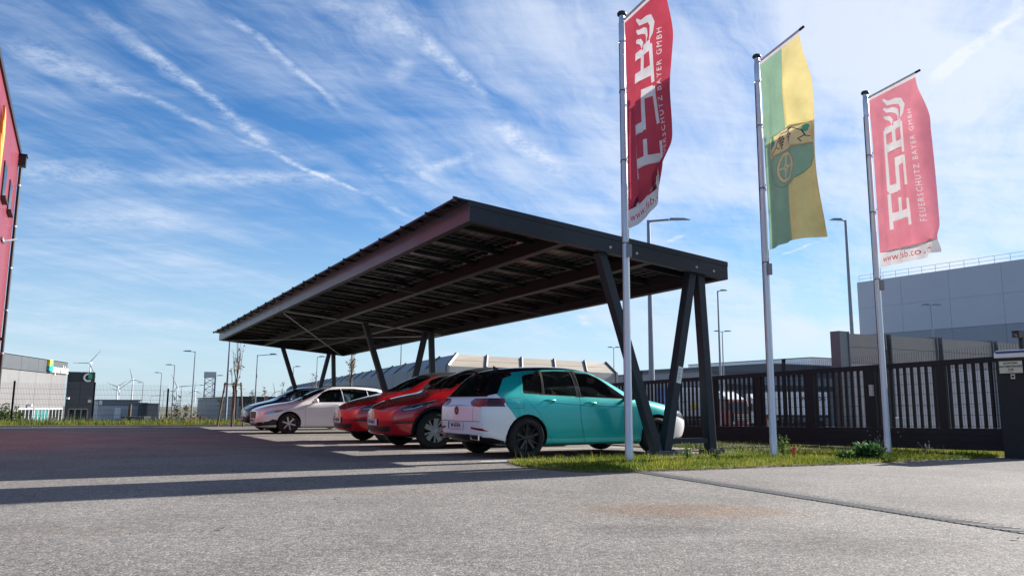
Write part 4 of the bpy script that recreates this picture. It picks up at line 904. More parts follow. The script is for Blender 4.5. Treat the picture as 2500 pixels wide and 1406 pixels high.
def text_polys(body, cx, cy, width, height, vertical, spacing=1.):
    cu = bpy.data.curves.new('t', 'FONT'); cu.body = body; cu.size = 1; cu.align_x = 'LEFT'; cu.resolution_u = 2; cu.space_character = spacing
    o = bpy.data.objects.new('t', cu); COL.objects.link(o); me = bpy.data.meshes.new_from_object(o.evaluated_get(bpy.context.evaluated_depsgraph_get()))
    bpy.data.objects.remove(o); bpy.data.curves.remove(cu)
    xs = [v.co.x for v in me.vertices]; ys = [v.co.y for v in me.vertices]; kx = width / (max(xs) - min(xs)); ky = height / (max(ys) - min(ys)); x0, y0 = (max(xs) + min(xs)) / 2, (max(ys) + min(ys)) / 2
    pr = []
    for p in me.polygons:
        q = [((me.vertices[i].co.x - x0) * kx, (me.vertices[i].co.y - y0) * ky) for i in p.vertices]
        pr.append([(cx - y, cy - x) if vertical else (cx + x, cy - y) for x, y in q])
    bpy.data.meshes.remove(me); return pr
def ccw(p):
    A = sum(p[i - 1][0] * p[i][1] - p[i][0] * p[i - 1][1] for i in range(len(p))); return p if A > 0 else p[::-1]
def make_flag(name, label, group, mats, regions, surf, loc_, nx=30, ny=84):
    V2, E2, F2, val = [], [], [], []
    for poly, mi in regions:
        poly = ccw(poly)
        o = len(V2); V2 += [Vector(p) for p in poly]; F2.append(list(range(o, o + len(poly)))); val.append(mi)
    for j in range(ny + 1):
        for i in range(nx + 1):
            jx = 0 if i in (0, nx) or j in (0, ny) else random.uniform(-.3, .3) * FWD / nx; jy = 0 if i in (0, nx) or j in (0, ny) else random.uniform(-.3, .3) * FHT / ny
            V2.append(Vector((FWD * i / nx + jx, FHT * j / ny + jy)))
    ov, oe, of, _, _, off = geometry.delaunay_2d_cdt(V2, [], F2, 0, 1e-5)
    me = bpy.data.meshes.new(name); me.from_pydata([surf(v[0] / FWD, v[1] / FHT) for v in ov], [], of)
    for mt in mats: me.materials.append(mt)
    cen = np.array([[sum(ov[i][k] for i in f) / 3 for k in (0, 1)] for f in of]); mi_ = np.zeros(len(of), np.int32)
    for (poly, k) in regions:
        q = np.array(poly); lo_, hi_ = q.min(0), q.max(0)
        for j in np.nonzero(((cen >= lo_) & (cen <= hi_)).all(1))[0]:
            if inside(cen[j], poly): mi_[j] = k
    me.polygons.foreach_set('material_index', mi_); me.polygons.foreach_set('use_smooth', [True] * len(of)); me.update()
    o = link(name, me, None, loc_); return tag(o, label, 'flag', group)
def rect(x0, y0, x1, y1): return [(x0, y0), (x1, y0), (x1, y1), (x0, y1)]
def fsb_regions():
    r = [(rect(0, 0, FWD, .05), 3), (rect(0, FHT * .915, FWD, FHT), 1)]
    # lettering runs upwards: (a along the reading direction, c towards the pole) -> (x, y)
    x_base, hgt = .86, .50
    def L(a, c, a1, c1, y0):
        a *= 1.14; a1 *= 1.14; r.append(([(x_base - c * hgt, y0 - a), (x_base - c1 * hgt, y0 - a), (x_base - c1 * hgt, y0 - a1), (x_base - c * hgt, y0 - a1)], 1))
    y0 = 2.76                                                                   # F
    L(.0, .90, .60, 1.04, y0); L(.13, .0, .27, .90, y0); L(0, 0, .44, .13, y0); L(.27, .42, .50, .55, y0)
    y0 = 2.07                                                                   # S, drawn with cut corners
    L(.06, .0, .56, .14, y0); L(.44, .10, .58, .56, y0); L(.02, .43, .50, .57, y0); L(.0, .54, .14, .96, y0); L(.06, .90, .60, 1.04, y0)
    for q in ([(.50, 0), (.58, .12), (.50, .14)], [(.0, .93), (.08, 1.04), (.10, .93)], [(.44, .57), (.50, .57), (.58, .47), (.46, .45)]): r.append(([(x_base - c * hgt, y0 - a) for a, c in q], 1))
    y0 = 1.37                                                                   # B with the long spur
    L(-.06, .90, .50, 1.04, y0); L(.10, 0, .24, .92, y0); L(0, 0, .52, .14, y0); L(.44, .08, .58, .50, y0); L(.22, .46, .52, .58, y0); L(.42, .55, .54, .95, y0)
    # three flame tongues above the letters
    for ctl, wmx in ((((.37, .17), (.50, .29), (.66, .31), (.80, .36), (.87, .48), (.85, .62), (.80, .72)), .115), (((.37, .36), (.48, .44), (.60, .46), (.70, .52), (.74, .62), (.71, .74)), .095), (((.37, .53), (.45, .58), (.53, .61), (.58, .67), (.58, .75)), .075)):
        top, bot = [], []; m_ = len(ctl)
        for i, c in enumerate(ctl):
            p0, p1 = Vector(ctl[max(i - 1, 0)]), Vector(ctl[min(i + 1, m_ - 1)]); d = (p1 - p0).normalized(); nn_ = Vector((-d.y, d.x)); th = wmx * math.sin(math.pi * min(1., .06 + .94 * i / (m_ - 1))) ** .8 / 2 + .003
            top.append(tuple(Vector(c) + nn_ * th)); bot.append(tuple(Vector(c) - nn_ * th))
        r.append((top + bot[::-1], 1))
    for p in text_polys('FEUERSCHUTZ BAYER GMBH', 1.0, 1.66, 2.12, .075, True, 1.35): r.append((p, 1))
    for p in text_polys('www.fsb.co.at', .60, FHT * .955, 1.06, .13, False, 1.05): r.append((p, 2))
    return r
def coat_regions():
    r = [(rect(FWD * .57, 0, FWD, FHT), 1), (rect(0, 0, FWD, .05), 2)]
    cx, y0, hw, hh = .62, 1.50, .50, .98
    def shield(k):
        pts = [(cx - hw - k, y0 - k), (cx + hw + k, y0 - k), (cx + hw + k, y0 + hh * .45)]
        for i in range(1, 12): a = math.pi * i / 12; pts.append((cx + (hw + k) * math.cos(a), y0 + hh * .45 + (hh * .55 + k) * math.sin(a) ** .85))
        return pts + [(cx - hw - k, y0 + hh * .45)]
    r.append((shield(.006), 3)); r.append((shield(0), 0)); r.append((rect(cx - hw, y0, cx + hw, y0 + .36), 4)); r.append((rect(cx - hw, y0 + .357, cx + hw, y0 + .362), 3))
    wy = y0 + .655; n = 28
    def ann(ra, rb, mi, sx=1.):
        for i in range(n):
            a, b_ = 2 * math.pi * i / n, 2 * math.pi * (i + 1) / n; r.append(([(cx + ra * math.cos(a), wy + ra * math.sin(a)), (cx + rb * math.cos(a), wy + rb * math.sin(a)), (cx + rb * math.cos(b_), wy + rb * math.sin(b_)), (cx + ra * math.cos(b_), wy + ra * math.sin(b_))], mi))
    ann(.198, .264, 3); ann(.203, .259, 4); ann(.026, .060, 4)
    for k in range(4):
        a = math.pi * k / 2 + .1; c, s = math.cos(a), math.sin(a); r.append(([(cx + c * .055 - s * .017, wy + s * .055 + c * .017), (cx + c * .205 - s * .017, wy + s * .205 + c * .017), (cx + c * .205 + s * .017, wy + s * .205 - c * .017), (cx + c * .055 + s * .017, wy + s * .055 - c * .017)], 4))
    def disc(x, y, q, mi, m_=9): r.append(([(x + q * math.cos(2 * math.pi * i / m_), y + q * math.sin(2 * math.pi * i / m_)) for i in range(m_)], mi))
    for gx_, nn in ((cx - .07, 4), (cx + .17, 4)):                              # two bunches of grapes
        for row in range(5):
            k = [3, 4, 3, 2, 1][row]
            for i in range(k): disc(gx_ + (i - (k - 1) / 2) * .045, y0 + .11 + row * .045, .021, 5 if gx_ > cx else 3)
    for dx, dy, q in ((-.38, .10, .055), (-.31, .07, .05), (-.42, .15, .05), (-.30, .14, .055), (-.36, .16, .06), (.42, .06, .045), (.40, .11, .04)): disc(cx + dx, y0 + dy, q, 6)
    def curl(pts): r.append((strip(pts, .014), 3))
    curl([(cx - .44, y0 + .27), (cx - .40, y0 + .31), (cx - .30, y0 + .30), (cx - .23, y0 + .23), (cx - .16, y0 + .12), (cx - .06, y0 + .05), (cx + .10, y0 + .06), (cx + .28, y0 + .05), (cx + .37, y0 + .12), (cx + .40, y0 + .22), (cx + .46, y0 + .24)])
    curl([(cx + .40, y0 + .2), (cx + .33, y0 + .26), (cx + .36, y0 + .31)]); curl([(cx - .44, y0 + .27), (cx - .40, y0 + .24), (cx - .37, y0 + .26)]); curl([(cx - .23, y0 + .23), (cx - .17, y0 + .28), (cx - .14, y0 + .25)])
    return r
sm = lambda a, b_, x: (lambda t: t * t * (3 - 2 * t))(min(1, max(0, (x - a) / (b_ - a))))
def flag_surface(ang, mode):
    A = Vector((math.cos(R(ang)), math.sin(R(ang)), 0)); N = Vector((math.cos(R(ang + 90)), math.sin(R(ang + 90)), 0))
    def f(s, t):
        x = .085 + s * FWD; z = -t * FHT; n = 0.
        env = 1.55 * sm(0, .25, t) * (.25 + .75 * s) * (1 - .6 * sm(.75, 1., t) * (mode == 1))
        if mode == 1:
            n += env * (.065 * math.sin(7.5 * s + 2.2 * t + .4) + .035 * math.sin(15 * s - 2.5 * t) + .014 * math.sin(27 * s + 3 * t)) - .05 * s * s * sm(0, .5, t) + .11 * s * s * sm(.4, .72, t)
            g = sm(.66, 1.0, t); x -= g * s * s * .44 * FWD; z += g * s * s * .62; n += g * math.sin(s * 2.2) * .12
            x -= sm(.05, .5, t) * s * .03
        elif mode == 2:
            n += env * (.07 * math.sin(6.8 * s + .5 + 1.0 * t) + .042 * math.sin(14 * s + 1.7 * t) + .016 * math.sin(25 * s - 2 * t) + .02 * math.sin(9 * t + 5 * s)) + .20 * s * t * t
            z += .05 * s * t * math.sin(3 * s)
        else:
            n += env * (.06 * math.sin(6.2 * s + 1.1 + .8 * t) + .036 * math.sin(13 * s + 2.4 * t) + .014 * math.sin(26 * s - 2 * t)) + .12 * s * t
            if s > .86:
                k = (s - .86) / .14; n += .16 * k * k * sm(.05, .25, t); x -= .07 * k * k * sm(.1, .3, t)
            g = sm(.80, 1., t) * sm(.72, 1., s); x -= g * .10; z += g * .14; n += g * .10 * math.sin(30 * s + 22 * t)
        return A * x + N * n + Vector((0, 0, z))
    return f
poles = [((1.758, 11.835), -69, 1.34), ((4.417, 13.346), -76, 1.40), ((7.085, 14.914), -73.5, 1.40)]
pl_lab = ['white flagpole nearest the carport, flying the red flag with the folded corner', 'white flagpole in the middle, flying the green and yellow flag', 'white flagpole nearest the gate pillar, flying the sunlit pink red flag']
fl_lab = ['red company flag with a folded lower corner, hanging in front of the carport', 'green and yellow town flag bearing a coat of arms with wheel and grapes', 'sunlit pinkish red company flag with a crumpled lower corner, nearest the gate pillar']
KS = .951                       # the poles stand on the slightly raised verge
for i, ((x, y), ang, al) in enumerate(poles):
    x, y = x * KS, y * KS; g0 = CAM_H * (1 - KS) + gz((x, y)); r_ = thing('flagpole', pl_lab[i], 'flagpole', (x, y, g0), 0, 'flagpoles on the grass verge'); r_.scale = (KS,) * 3
    A = Vector((math.cos(R(ang)), math.sin(R(ang)), 0))
    b = MB(); b.lathe([(.062, 0), (.062, .30), (.058, .31), (.054, 2.2), (.053, 4.2), (.047, 4.25), (.044, 6.72)], 20); b.build('pole', pm('white_pole', (.60, .60, .62), .32, .35, .3), r_)
    b = MB(); b.bar((-.054, .028, .4), (-.045, .026, 6.6), .012, .016); b.build('halyard_groove', BLACKP, r_)
    b = MB(); b.lathe([(.052, 6.60), (.054, 6.62), (.056, 6.92), (.052, 6.94), (.047, 6.95), (.047, 7.06)], 20); b.lathe([(.059, 6.60), (.059, 6.625)], 20); b.build('swivel_sleeve', ALU, r_)
    b = MB(); b.lathe([(.05, 7.05), (.075, 7.065), (.078, 7.095), (.06, 7.12), (0, 7.125)], 20); b.build('pole_cap', BLACKP, r_)
    b = MB(); b.tube([A * .03 + Vector((0, 0, 6.955)), A * (al - .1) + Vector((0, 0, 6.97))], .021, 10, 0); b.tube([A * (al - .1) + Vector((0, 0, 6.97)), A * al + Vector((0, 0, 6.972))], .023, 10, 1); b.build('flag_arm', [ALU, BLACKP], r_)
    for zz_ in (5.75, 4.60, 3.27):
        b = MB(); ring = [Vector((.058 * math.cos(a), .058 * math.sin(a), zz_ + .03 * math.cos(a + 2))) for a in np.linspace(0, 2 * math.pi, 17)]; b.tube(ring, .007, 5); b.tube([A * .055 + Vector((0, 0, zz_)), A * .11 + Vector((0, 0, zz_ + .07))], .006, 5); b.build('flag_ring', pm('dark_rope', (.05, .05, .055), .7), r_)
    b = MB(); b.box((A.x * .11, A.y * .11, 3.16), (.07, .07, .19)); b.tube([A * .10 + Vector((0, 0, 3.26)), A * .10 + Vector((0, 0, 3.50))], .005, 4); b.build('counterweight', pm('weight_grey', (.22, .22, .23), .6), r_)
    mode = i + 1
    mats = [CL_RED, CL_WHITE, CL_TXT, CL_WHITE] if i == 0 else [CL_GREEN, CL_YEL, CL_WHITE, CL_INK, CL_PALE, CL_GRAPE, CL_TEAL] if i == 1 else [CL_PINK, CL_WHITE, CL_TXT, CL_WHITE]
    make_flag('flag', fl_lab[i], 'flags on the verge', mats, fsb_regions() if i != 1 else coat_regions(), flag_surface(ang, mode), (x, y, g0 + 6.94 * KS)).scale = (KS,) * 3

# ------------------------------------------------------------------ sliding gate, its pillar and the mesh fences
GX = 9.03
gate = thing('sliding_gate', 'long dark sliding gate of vertical bars behind the flagpoles', 'gate', LO + VX * GX, PHI)
gzb = lambda y: .09 - .0204 * (y + 2.62)
def gbar(name, x0, x1, y0, y1, a, c, mat, parent=gate):
    b = MB(); vs = [(x, y, gzb(y) + d) for d in (a, c) for y in (y0, y1) for x in (x0, x1)]
    b.add(vs, [(0, 1, 3, 2), (4, 6, 7, 5), (0, 4, 5, 1), (2, 3, 7, 6), (0, 2, 6, 4), (1, 5, 7, 3)]); return b.build(name, mat, parent)
GBLK = pm('gate_paint', (.013, .015, .019), .6, 0, 0, .2, 4, spec=.25)
y0g, y1g = -2.36, 9.6
gbar('top_rail', -.045, .045, y0g, y1g, 1.50, 1.595, GBLK)
for a, c in ((.0, .125), (.128, .25), (.253, .375)): gbar('bottom_beam', -.08, .08, y0g, y1g, a, c, GBLK)
ups = [-1.24, .21, 1.69, 3.17, 4.65, 6.13, 7.61, 9.09]
for y in ups: gbar('upright', -.036, .036, y - .085, y + .085, .376, 1.499, GBLK)
y = y0g + .2
edges = [y0g - .3] + ups
bar_me = {}
for k in range(len(ups) + 1):
    a = ups[k - 1] if k else ups[0] - 1.48; c = ups[k] if k < len(ups) else ups[-1] + .5
    for j in range(1, 10):
        yy = a + (c - a) * j / 10
        if yy < y0g + .05 or yy > y1g - .05: continue
        gbar('bar', -.02, .02, yy - .024, yy + .024, .376, 1.499, GBLK)
b = MB()
for i in range(4):
    for d in (.30, .22): b.lathe([(0, -.085), (.012, -.083), (.012, -.08)], 8, 'X', (0, -.35 + i * .22 - (.05 if d < .25 else 0), gzb(0) + d))
b.build('rivet', GALV, gate)
b = MB(); b.bb((-.11, .13, 1.02), (-.055, .20, 1.24)); b.build('lock_box', pm('pale_grey_plastic', (.4, .4, .4), .5), gate)

pil = thing('gate_pillar', 'wide black gate pillar with a white cap at the end of the sliding gate', 'pillar', W(9.02, -2.60, 0), PHI)
b = MB(); b.bb((-.17, -.26, -.02), (.17, .26, 1.62)); o = b.build('post', pm('black_wrinkle_paint', (.014, .015, .017), .75, 0, 0, .2, 30, .3, 120), pil)
b = MB(); b.prism([(-.20, 1.66), (.20, 1.66), (.20, 1.73), (.12, 1.79), (-.12, 1.79), (-.20, 1.73)], -.28, .28); b.build('cap', WHITEP, pil); b = MB(); b.bb((-.19, -.27, 1.62), (.19, .27, 1.66)); b.build('cap_gasket', BLACKP, pil)
b = MB(); b.prism([(-.205, 1.735), (-.18, 1.755), (-.18, 1.775), (-.205, 1.76)], -.25, .25); b.build('light_strip', pm('blue_strip', (.02, .04, .16), .3), pil)
pil2 = thing('gate_pillar', 'second black gate pillar with a white cap, at the right edge behind the first', 'pillar', W(9.75, -2.45, 0), PHI)
for ch in list(pil.children): c = ch.copy(); COL.objects.link(c); c.parent = pil2
sg = thing('warning_sign', 'cream warning sign on the gate pillar reading ACHTUNG AUTOMATISCHES TOR', 'sign', W(9.02, -2.60, 0), PHI)
b = MB(); b.bb((-.212, -.17, 1.40), (-.205, .20, 1.60)); b.build('board', pm('sign_cream', (.62, .58, .45), .6), sg)
INKB = pm('sign_ink', (.02, .02, .02), .6)
for tx, zz_, sz in (('ACHTUNG', 1.565, .046), ('AUTOMATISCHES', 1.51, .046), ('TOR', 1.458, .046)): put_text('lettering', tx, sz, INKB, sg, (-.2145, .015, zz_), (0, -1, 0), (0, 0, 1), .001, .001)
b = MB(); b.bb((-.2145, -.03, 1.42), (-.213, .07, 1.428)); b.build('red_line', pm('sign_red', (.5, .04, .03), .6), sg)
st = thing('sticker', 'small white and red no entry sticker below the cream warning sign', 'sticker', W(9.02, -2.60, 0), PHI)
b = MB(); b.bb((-.176, -.02, 1.30), (-.172, .045, 1.385)); b.build('sheet', WHITEP, st); b = MB(); b.lathe([(.0, -.1785), (.022, -.1785), (.022, -.177)], 14, 'X', (0, .012, 1.345)); b.build('symbol', INKB, st); b = MB(); b.bb((-.1785, -.018, 1.302), (-.1765, .043, 1.312)); b.build('red_line', MATS['sign_red'], st)

WIRE = pm('fence_wire', (.012, .015, .02), .5)
def mesh_panel(length, height, slope=0.):
    b = MB(); r = .0032; n = int(length / .05)
    def wire(p, q, rr): 
        d = (Vector(q) - Vector(p)).normalized(); x = Vector((1, 0, 0)); y = d.cross(x)
        b.add([Vector(e) + (x * math.cos(a) + y * math.sin(a)) * rr for e in (p, q) for a in (0, 2.09, 4.19)], [(0, 1, 4, 3), (1, 2, 5, 4), (2, 0, 3, 5)])
    for i in range(n + 1): y = i * .05; wire((0, y, .03 + slope * y), (0, y, height + .03 + slope * y), r)
    k = 0
    while .04 + k * .2 < height:
        for dx in (-.007, .007): wire((dx, 0, .04 + k * .2), (dx, length, .04 + k * .2 + slope * length), r * 1.15)
        k += 1
    return b.mesh('mesh_panel', WIRE, fix=False)
fn = thing('mesh_fence', 'dark wire mesh fence running behind the sliding gate', 'fence', LO + VX * 9.42, PHI)
PL = 2.62; fm = mesh_panel(PL - .06, 1.83, -.0204)
for i in range(11):
    y = -2.45 + i * PL; zg = .05 - .0204 * (y + 2.6)
    p = link('mesh_panel', fm, fn, (0, y + .03, zg))
    b = MB(); b.bb((-.03, -.03, -.1), (.03, .03, 1.93)); b.bb((-.034, -.034, 1.93), (.034, .034, 1.955)); link('post', b.mesh('post', STEEL_DARK), fn, (.045, y, zg))
link('mesh_panel', fm, fn, (0, -2.45 - PL, .05))
sc_ = thing('camera_box', 'small black security camera on the fence post behind the gate pillar', 'camera', LO + VX * 9.42 + UY * -2.45 + Vector((0, 0, 1.98)), PHI)
b = MB(); b.bb((-.12, -.06, .02), (.06, .06, .13)); b.bb((-.13, -.065, .125), (.07, .065, .14)); b.build('housing', BLACKP, sc_); b = MB(); b.lathe([(0, -.125), (.03, -.125), (.03, -.12)], 12, 'X', (0, 0, .07)); b.build('lens', HEADL, sc_)
lf = thing('mesh_fence', 'dark wire mesh fence on the green verge at the far end of the car park', 'fence', LO + UY * 25.3, PHI)
def x_at(u, y):                          # where on the line y = const of the site a photograph column falls
    d = ray(u, 980); q = Vector((d.x, d.y, 0)); n = UY; t = (y + (LO - Vector((0, 0, 0))).dot(n)) / q.dot(n); return (q * t - LO).dot(VX)
xa, xb = x_at(31, 25.3), x_at(228, 25.3); FP = xb - xa
for tall, lo_, hi_ in ((1.63, -3, 2), (1.43, 2, 14)):
    fm2 = mesh_panel(FP - .06, tall)
    for i in range(lo_, hi_):
        x = xa + i * FP
        if x > 9.2: break
        zg = gz(LO + VX * x + UY * 25.3)
        o = link('mesh_panel', fm2, lf, (x + FP - .03, 0, zg)); o.rotation_euler = (0, 0, R(90))
        b = MB(); b.bb((-.035, -.025, -.1), (.035, .025, tall + .10)); link('post', b.mesh('post', STEEL_DARK), lf, (x, .05, zg))

# ------------------------------------------------------------------ drain channel, marker, leaves
A0, A1 = W(1.36, -2.10), W(.50, -7.6); dv = (A1 - A0); dl = dv.length; ang = math.atan2(dv.y, dv.x)
dr = thing('drain_channel', 'narrow iron slot drain running across the asphalt towards the lower right', 'drain', (A0.x, A0.y, gz(A0)), ang); dr.rotation_euler = (0, -math.atan2(gz(A1) - gz(A0), dl), ang)
IRON = pm('cast_iron', (.19, .185, .18), .65, .2, 0, .3, 12); b = MB()
nsec = 6; sl = dl / nsec
b.bb((0, -.095, -.02), (dl, .095, .003)); b.build('channel', pm('drain_dark', (.02, .019, .018), .9), dr)
g = MB()
n = int(sl / .055)
for i in range(n):
    x = .01 + i * sl / n; q = [(x, -.09), (x + .024, -.09), (x + .062, .09), (x + .038, .09)]
    g.add([(x_, y_, z_) for z_ in (.0075, .0035) for x_, y_ in q], [(0, 1, 2, 3), (0, 4, 5, 1), (2, 6, 7, 3), (1, 5, 6, 2), (3, 7, 4, 0)])
gm = g.mesh('grate', IRON)
for i in range(nsec): link('grate', gm, dr, (i * sl, 0, 0), 0)
mk = MB(); mk.bb((-.022, -.015, 0), (.022, .015, .15)); mk.lathe([(.021, .15), (.012, .157), (0, .158)], 4, 'Z'); tag(mk.build('marker_post', pm('fluorescent_red', (.75, .03, .05), .5), None, W(5.42, -.95, .02), .5), 'short bright red marker post in the grass beside the middle flagpole', 'marker')
LEAFM = pm('dry_leaf', (.07, .045, .025), .8)
for (u, v_, lb) in ((535, 1307, 'dry brown leaf lying alone in the centre left of the asphalt'), (82, 1222, 'dry leaf lying in the shadow band at the left edge'), (822, 1225, 'dry leaf just outside the shadow band below the red cars'), (2478, 1330, 'dry leaf near the right edge, below the drain'), (570, 1152, 'tiny dry leaf on the sunlit strip between the two shadows')):
    d = ray(u, v_); p = CAM_LOC + d * (-CAM_H / d.z); b = MB(); a = random.uniform(0, 6); q = [(-.03, 0, .004), (-.01, .014, .012), (.02, .010, .006), (.038, 0, .014), (.015, -.013, .005), (-.012, -.012, .010)]
    b.add(q, [(0, 1, 2, 5), (2, 3, 4, 5)]); tag(b.build('leaf', LEAFM, None, (p.x, p.y, gz(p) + .004), a), lb, 'leaf', 'dry leaves on the asphalt')
# ------------------------------------------------------------------ buildings and far things
def on_plane(u, v, p0, n):
    d = ray(u, v); t = (Vector(p0) - CAM_LOC).dot(n) / d.dot(n); return CAM_LOC + d * t
# --- red hall at the left edge
RED = pm('red_facade', (.185, .016, .024), .45, .1, .1, .06, 1.2)
rc = at(48, 380, 24.5); rcx = Vector((rc.x, rc.y, gz(rc)))
rb = thing('red_building', 'tall red clad building at the left edge with black coping and a black downpipe', 'building', rcx, PHI)
HB = rc.z - rcx.z
for i in range(4):
    y1 = -i * 3.4; y0 = y1 - 3.39
    for a, c in ((0, 3.05), (3.055, 6.1), (6.105, HB)): b = MB(); b.bb((-.12, y0, a - .3 if a == 0 else a), (0, y1, c)); b.build('facade_panel', RED, rb)
b = MB(); b.bb((-12, -13.6, -.3), (-.125, -.02, HB - .05)); b.bb((-12, -.015, -.3), (-.0, .01, HB)); b.build('wall', RED, rb)
b = MB(); b.bb((-.3, -13.6, HB), (.05, .06, HB + .16)); b.build('coping', BLACKP, rb)
NW = VX
def wall_y(u, v): p = on_plane(u, v, rcx, NW); return (p - rcx).dot(UY), p.z - rcx.z
WF = pm('dark_window_frame', (.02, .02, .022), .5); PANE = glass_mat('window_pane', (.02, .025, .03), .75, .05)
for (ua, va, ub, vb) in ((16, 412, 20, 522), (-1, 352, 6, 490), (-60, 330, -40, 480)):
    ya, za = wall_y(ua, va); yb, z2 = wall_y(ub, vb); y1 = max(ya, yb) + .22; y0 = y1 - .85
    f = MB(); f.bb((.0, y0, z2), (.03, y1, za)); f.bb((-.0, y0 - .05, z2 - .06), (.12, y1 + .05, z2)); wn = f.build('window', WF, rb)
    p_ = MB(); p_.bb((.031, y0 + .05, z2 + .05), (.034, y1 - .05, za - .05)); p_.build('pane', PANE, wn)
b = MB(); b.tube([(.075, -.16, .0), (.075, -.16, HB - .45)], .05, 10); b.build('downpipe', BLACKP, rb)
b = MB()
for k in range(6): b.tube([(.075, -.16, 1.0 + k * 1.35), (.075, -.16, 1.05 + k * 1.35)], .059, 10)
b.build('pipe_clip', GALV, rb)
b = MB(); b.bb((.015, -.36, HB - .40), (.21, .0, HB - .07)); b.bb((-.05, -.39, HB - .07), (.24, .03, HB - .03)); b.build('rainwater_head', BLACKP, rb)
ya, za = wall_y(4, 586); b = MB(); b.bb((.02, ya - .35, za - .05), (.05, ya + .35, za + .05)); b.bar((.03, ya + .2, za), (.35, ya + .35, za + .12), .05, .05); b.build('wall_bracket', GALV, rb)
ya, za = wall_y(2, 320); b = MB()
for k in range(3):
    o = k * .42; pts = [(-.55 - .2 * k, .55), (-.1, .35), (.12, .0), (.06, -.45), (-.18, -.15), (-.5, .15)]
    b.add([(.03 + d, ya + .0 + x * .8 - o * .15, za + z - o) for d in (0, .06) for x, z in pts], [(0, 1, 2, 3, 4, 5), (11, 10, 9, 8, 7, 6)] + [(i, i + 6, (i + 1) % 6 + 6, (i + 1) % 6) for i in range(6)])
b.build('flame_emblem', pm('orange_emblem', (.72, .33, .06), .5), rb)
b = MB(); b.bar((0, -2.2, .0), (0, -2.2, .0001), .1, .1)
ya, za = wall_y(3, 830); b = MB(); b.bb((.0, -.62, za - .05), (.12, -.42, za + .03)); b.build('wall_lamp', BLACKP, rb)

# --- the trading hall beyond the fence
def wall_thing(name, label, cat, p_corner, dirv, group=None):
    return thing(name, label, cat, (p_corner.x, p_corner.y, gz(p_corner)), math.atan2(dirv.y, dirv.x), group)
q0 = at(165, 885, 60); dw = Vector((.22, -1, 0)).normalized(); nw = Vector((dw.y, -dw.x, 0)) * -1
sq = wall_thing('trading_hall', 'light grey trading hall with a darker upper band carrying the squarebizz sign', 'building', q0, dw)
base = Vector((q0.x, q0.y, gz(q0))); nn = Vector((-dw.y, dw.x, 0))          # local x along the wall towards us, local y outwards to the right
def lw(u, v): p = on_plane(u, v, base, nn); return (p - base).dot(dw), p.z - base.z
Ht = q0.z - base.z; zband = lw(165, 915)[1]
LG = pm('light_grey_cladding', (.185, .185, .19), .5, .1, 0, .05, 1.); DG = pm('mid_grey_cladding', (.085, .095, .105), .45, .1, 0, .06, 1.); DKG = pm('dark_grey_cladding', (.045, .05, .06), .45, .1, 0, .08, 1.)
b = MB(); b.bb((0, -22, -.4), (34, -.25, Ht - .05)); b.build('wall', LG, sq)
for i in range(11):
    x = i * 3.0; b = MB(); b.bb((x, -.22, -.4), (x + 2.97, -.05 if i else -.05, zband)); b.build('facade_panel', LG, sq)
    b = MB(); b.bb((x, -.22, zband + .01), (x + 2.97, .03, Ht)); b.build('band_panel', DG, sq)
b = MB(); b.bb((-.05, -.3, Ht), (34, .10, Ht + .10)); b.build('coping', pm('blue_grey_trim', (.16, .22, .27), .4), sq)
WFR = pm('white_window_frame', (.46, .47, .48), .4)
for (ua, ub, tealp) in ((43, 80, 0), (84, 118, 1), (120, 152, 0)):
    xa_, za_ = lw(ub, 996); xb_, _ = lw(ua, 996); z0 = -.1; fr_ = MB()
    for k in range(5): x = xa_ + (xb_ - xa_) * k / 4; fr_.bb((x - .04, -.05, z0), (x + .04, .02, za_))
    for z in (za_ - .04, za_ * .42, z0 + .05): fr_.bb((xa_, -.05, z - .05), (xb_, .025, z + .05))
    wn = fr_.build('window', WFR, sq); pn = MB(); pn.bb((xa_, -.045, z0), (xb_, -.03, za_)); pn.build('pane', pm('teal_blind', (.05, .20, .20), .3) if tealp else PANE, wn)
xs, zs = lw(122, 882); x2, z2 = lw(112, 882)
lgo = thing('logo_sign', 'green yellow and teal squarebizz sign on the grey trading hall', 'sign', sq.location, sq.rotation_euler.z)
xl0, zt = lw(124, 879); xl1, zb_ = lw(112, 906)
w_ = xl1 - xl0; zt -= 0; hh = zt - zb_
for nm, poly, mt in (('green_block', [(0, 0), (w_ * .5, 0), (w_ * .42, hh), (0, hh)], pm('sign_green', (.03, .42, .20), .4)), ('yellow_block', [(w_ * .44, hh * .52), (w_, hh * .45), (w_ * .92, hh), (w_ * .44, hh)], pm('sign_yellow', (.75, .62, .05), .4)), ('teal_block', [(w_ * .52, 0), (w_ * 1.02, .1), (w_ * .98, hh * .42), (w_ * .46, hh * .48)], pm('sign_teal', (.0, .36, .46), .4))):
    b = MB(); b.prism([(xl0 + x, zb_ + z) for x, z in poly], .04, .22); b.build(nm, mt, lgo)
xr, zr_ = lw(164.5, 904); xq, zq = lw(126, 897)
me_w = xq - xr
SW = pm('sign_white', (.8, .8, .8), .4)
k = fit_text('squarebizz', me_w, SW, .01, .0); put_text('lettering', 'squarebizz', k, SW, lgo, ((xq + xr) / 2, .06, lw(145, 902)[1]), (-1, 0, 0), (0, 0, 1), .012 * k, .02)
for u, v in ((160, 972), (68, 989)):
    x, z = lw(u, v); b = MB(); b.bb((x - .1, .0, z - .07), (x + .1, .25, z + .08)); b.build('wall_lamp', WHITEP, sq)
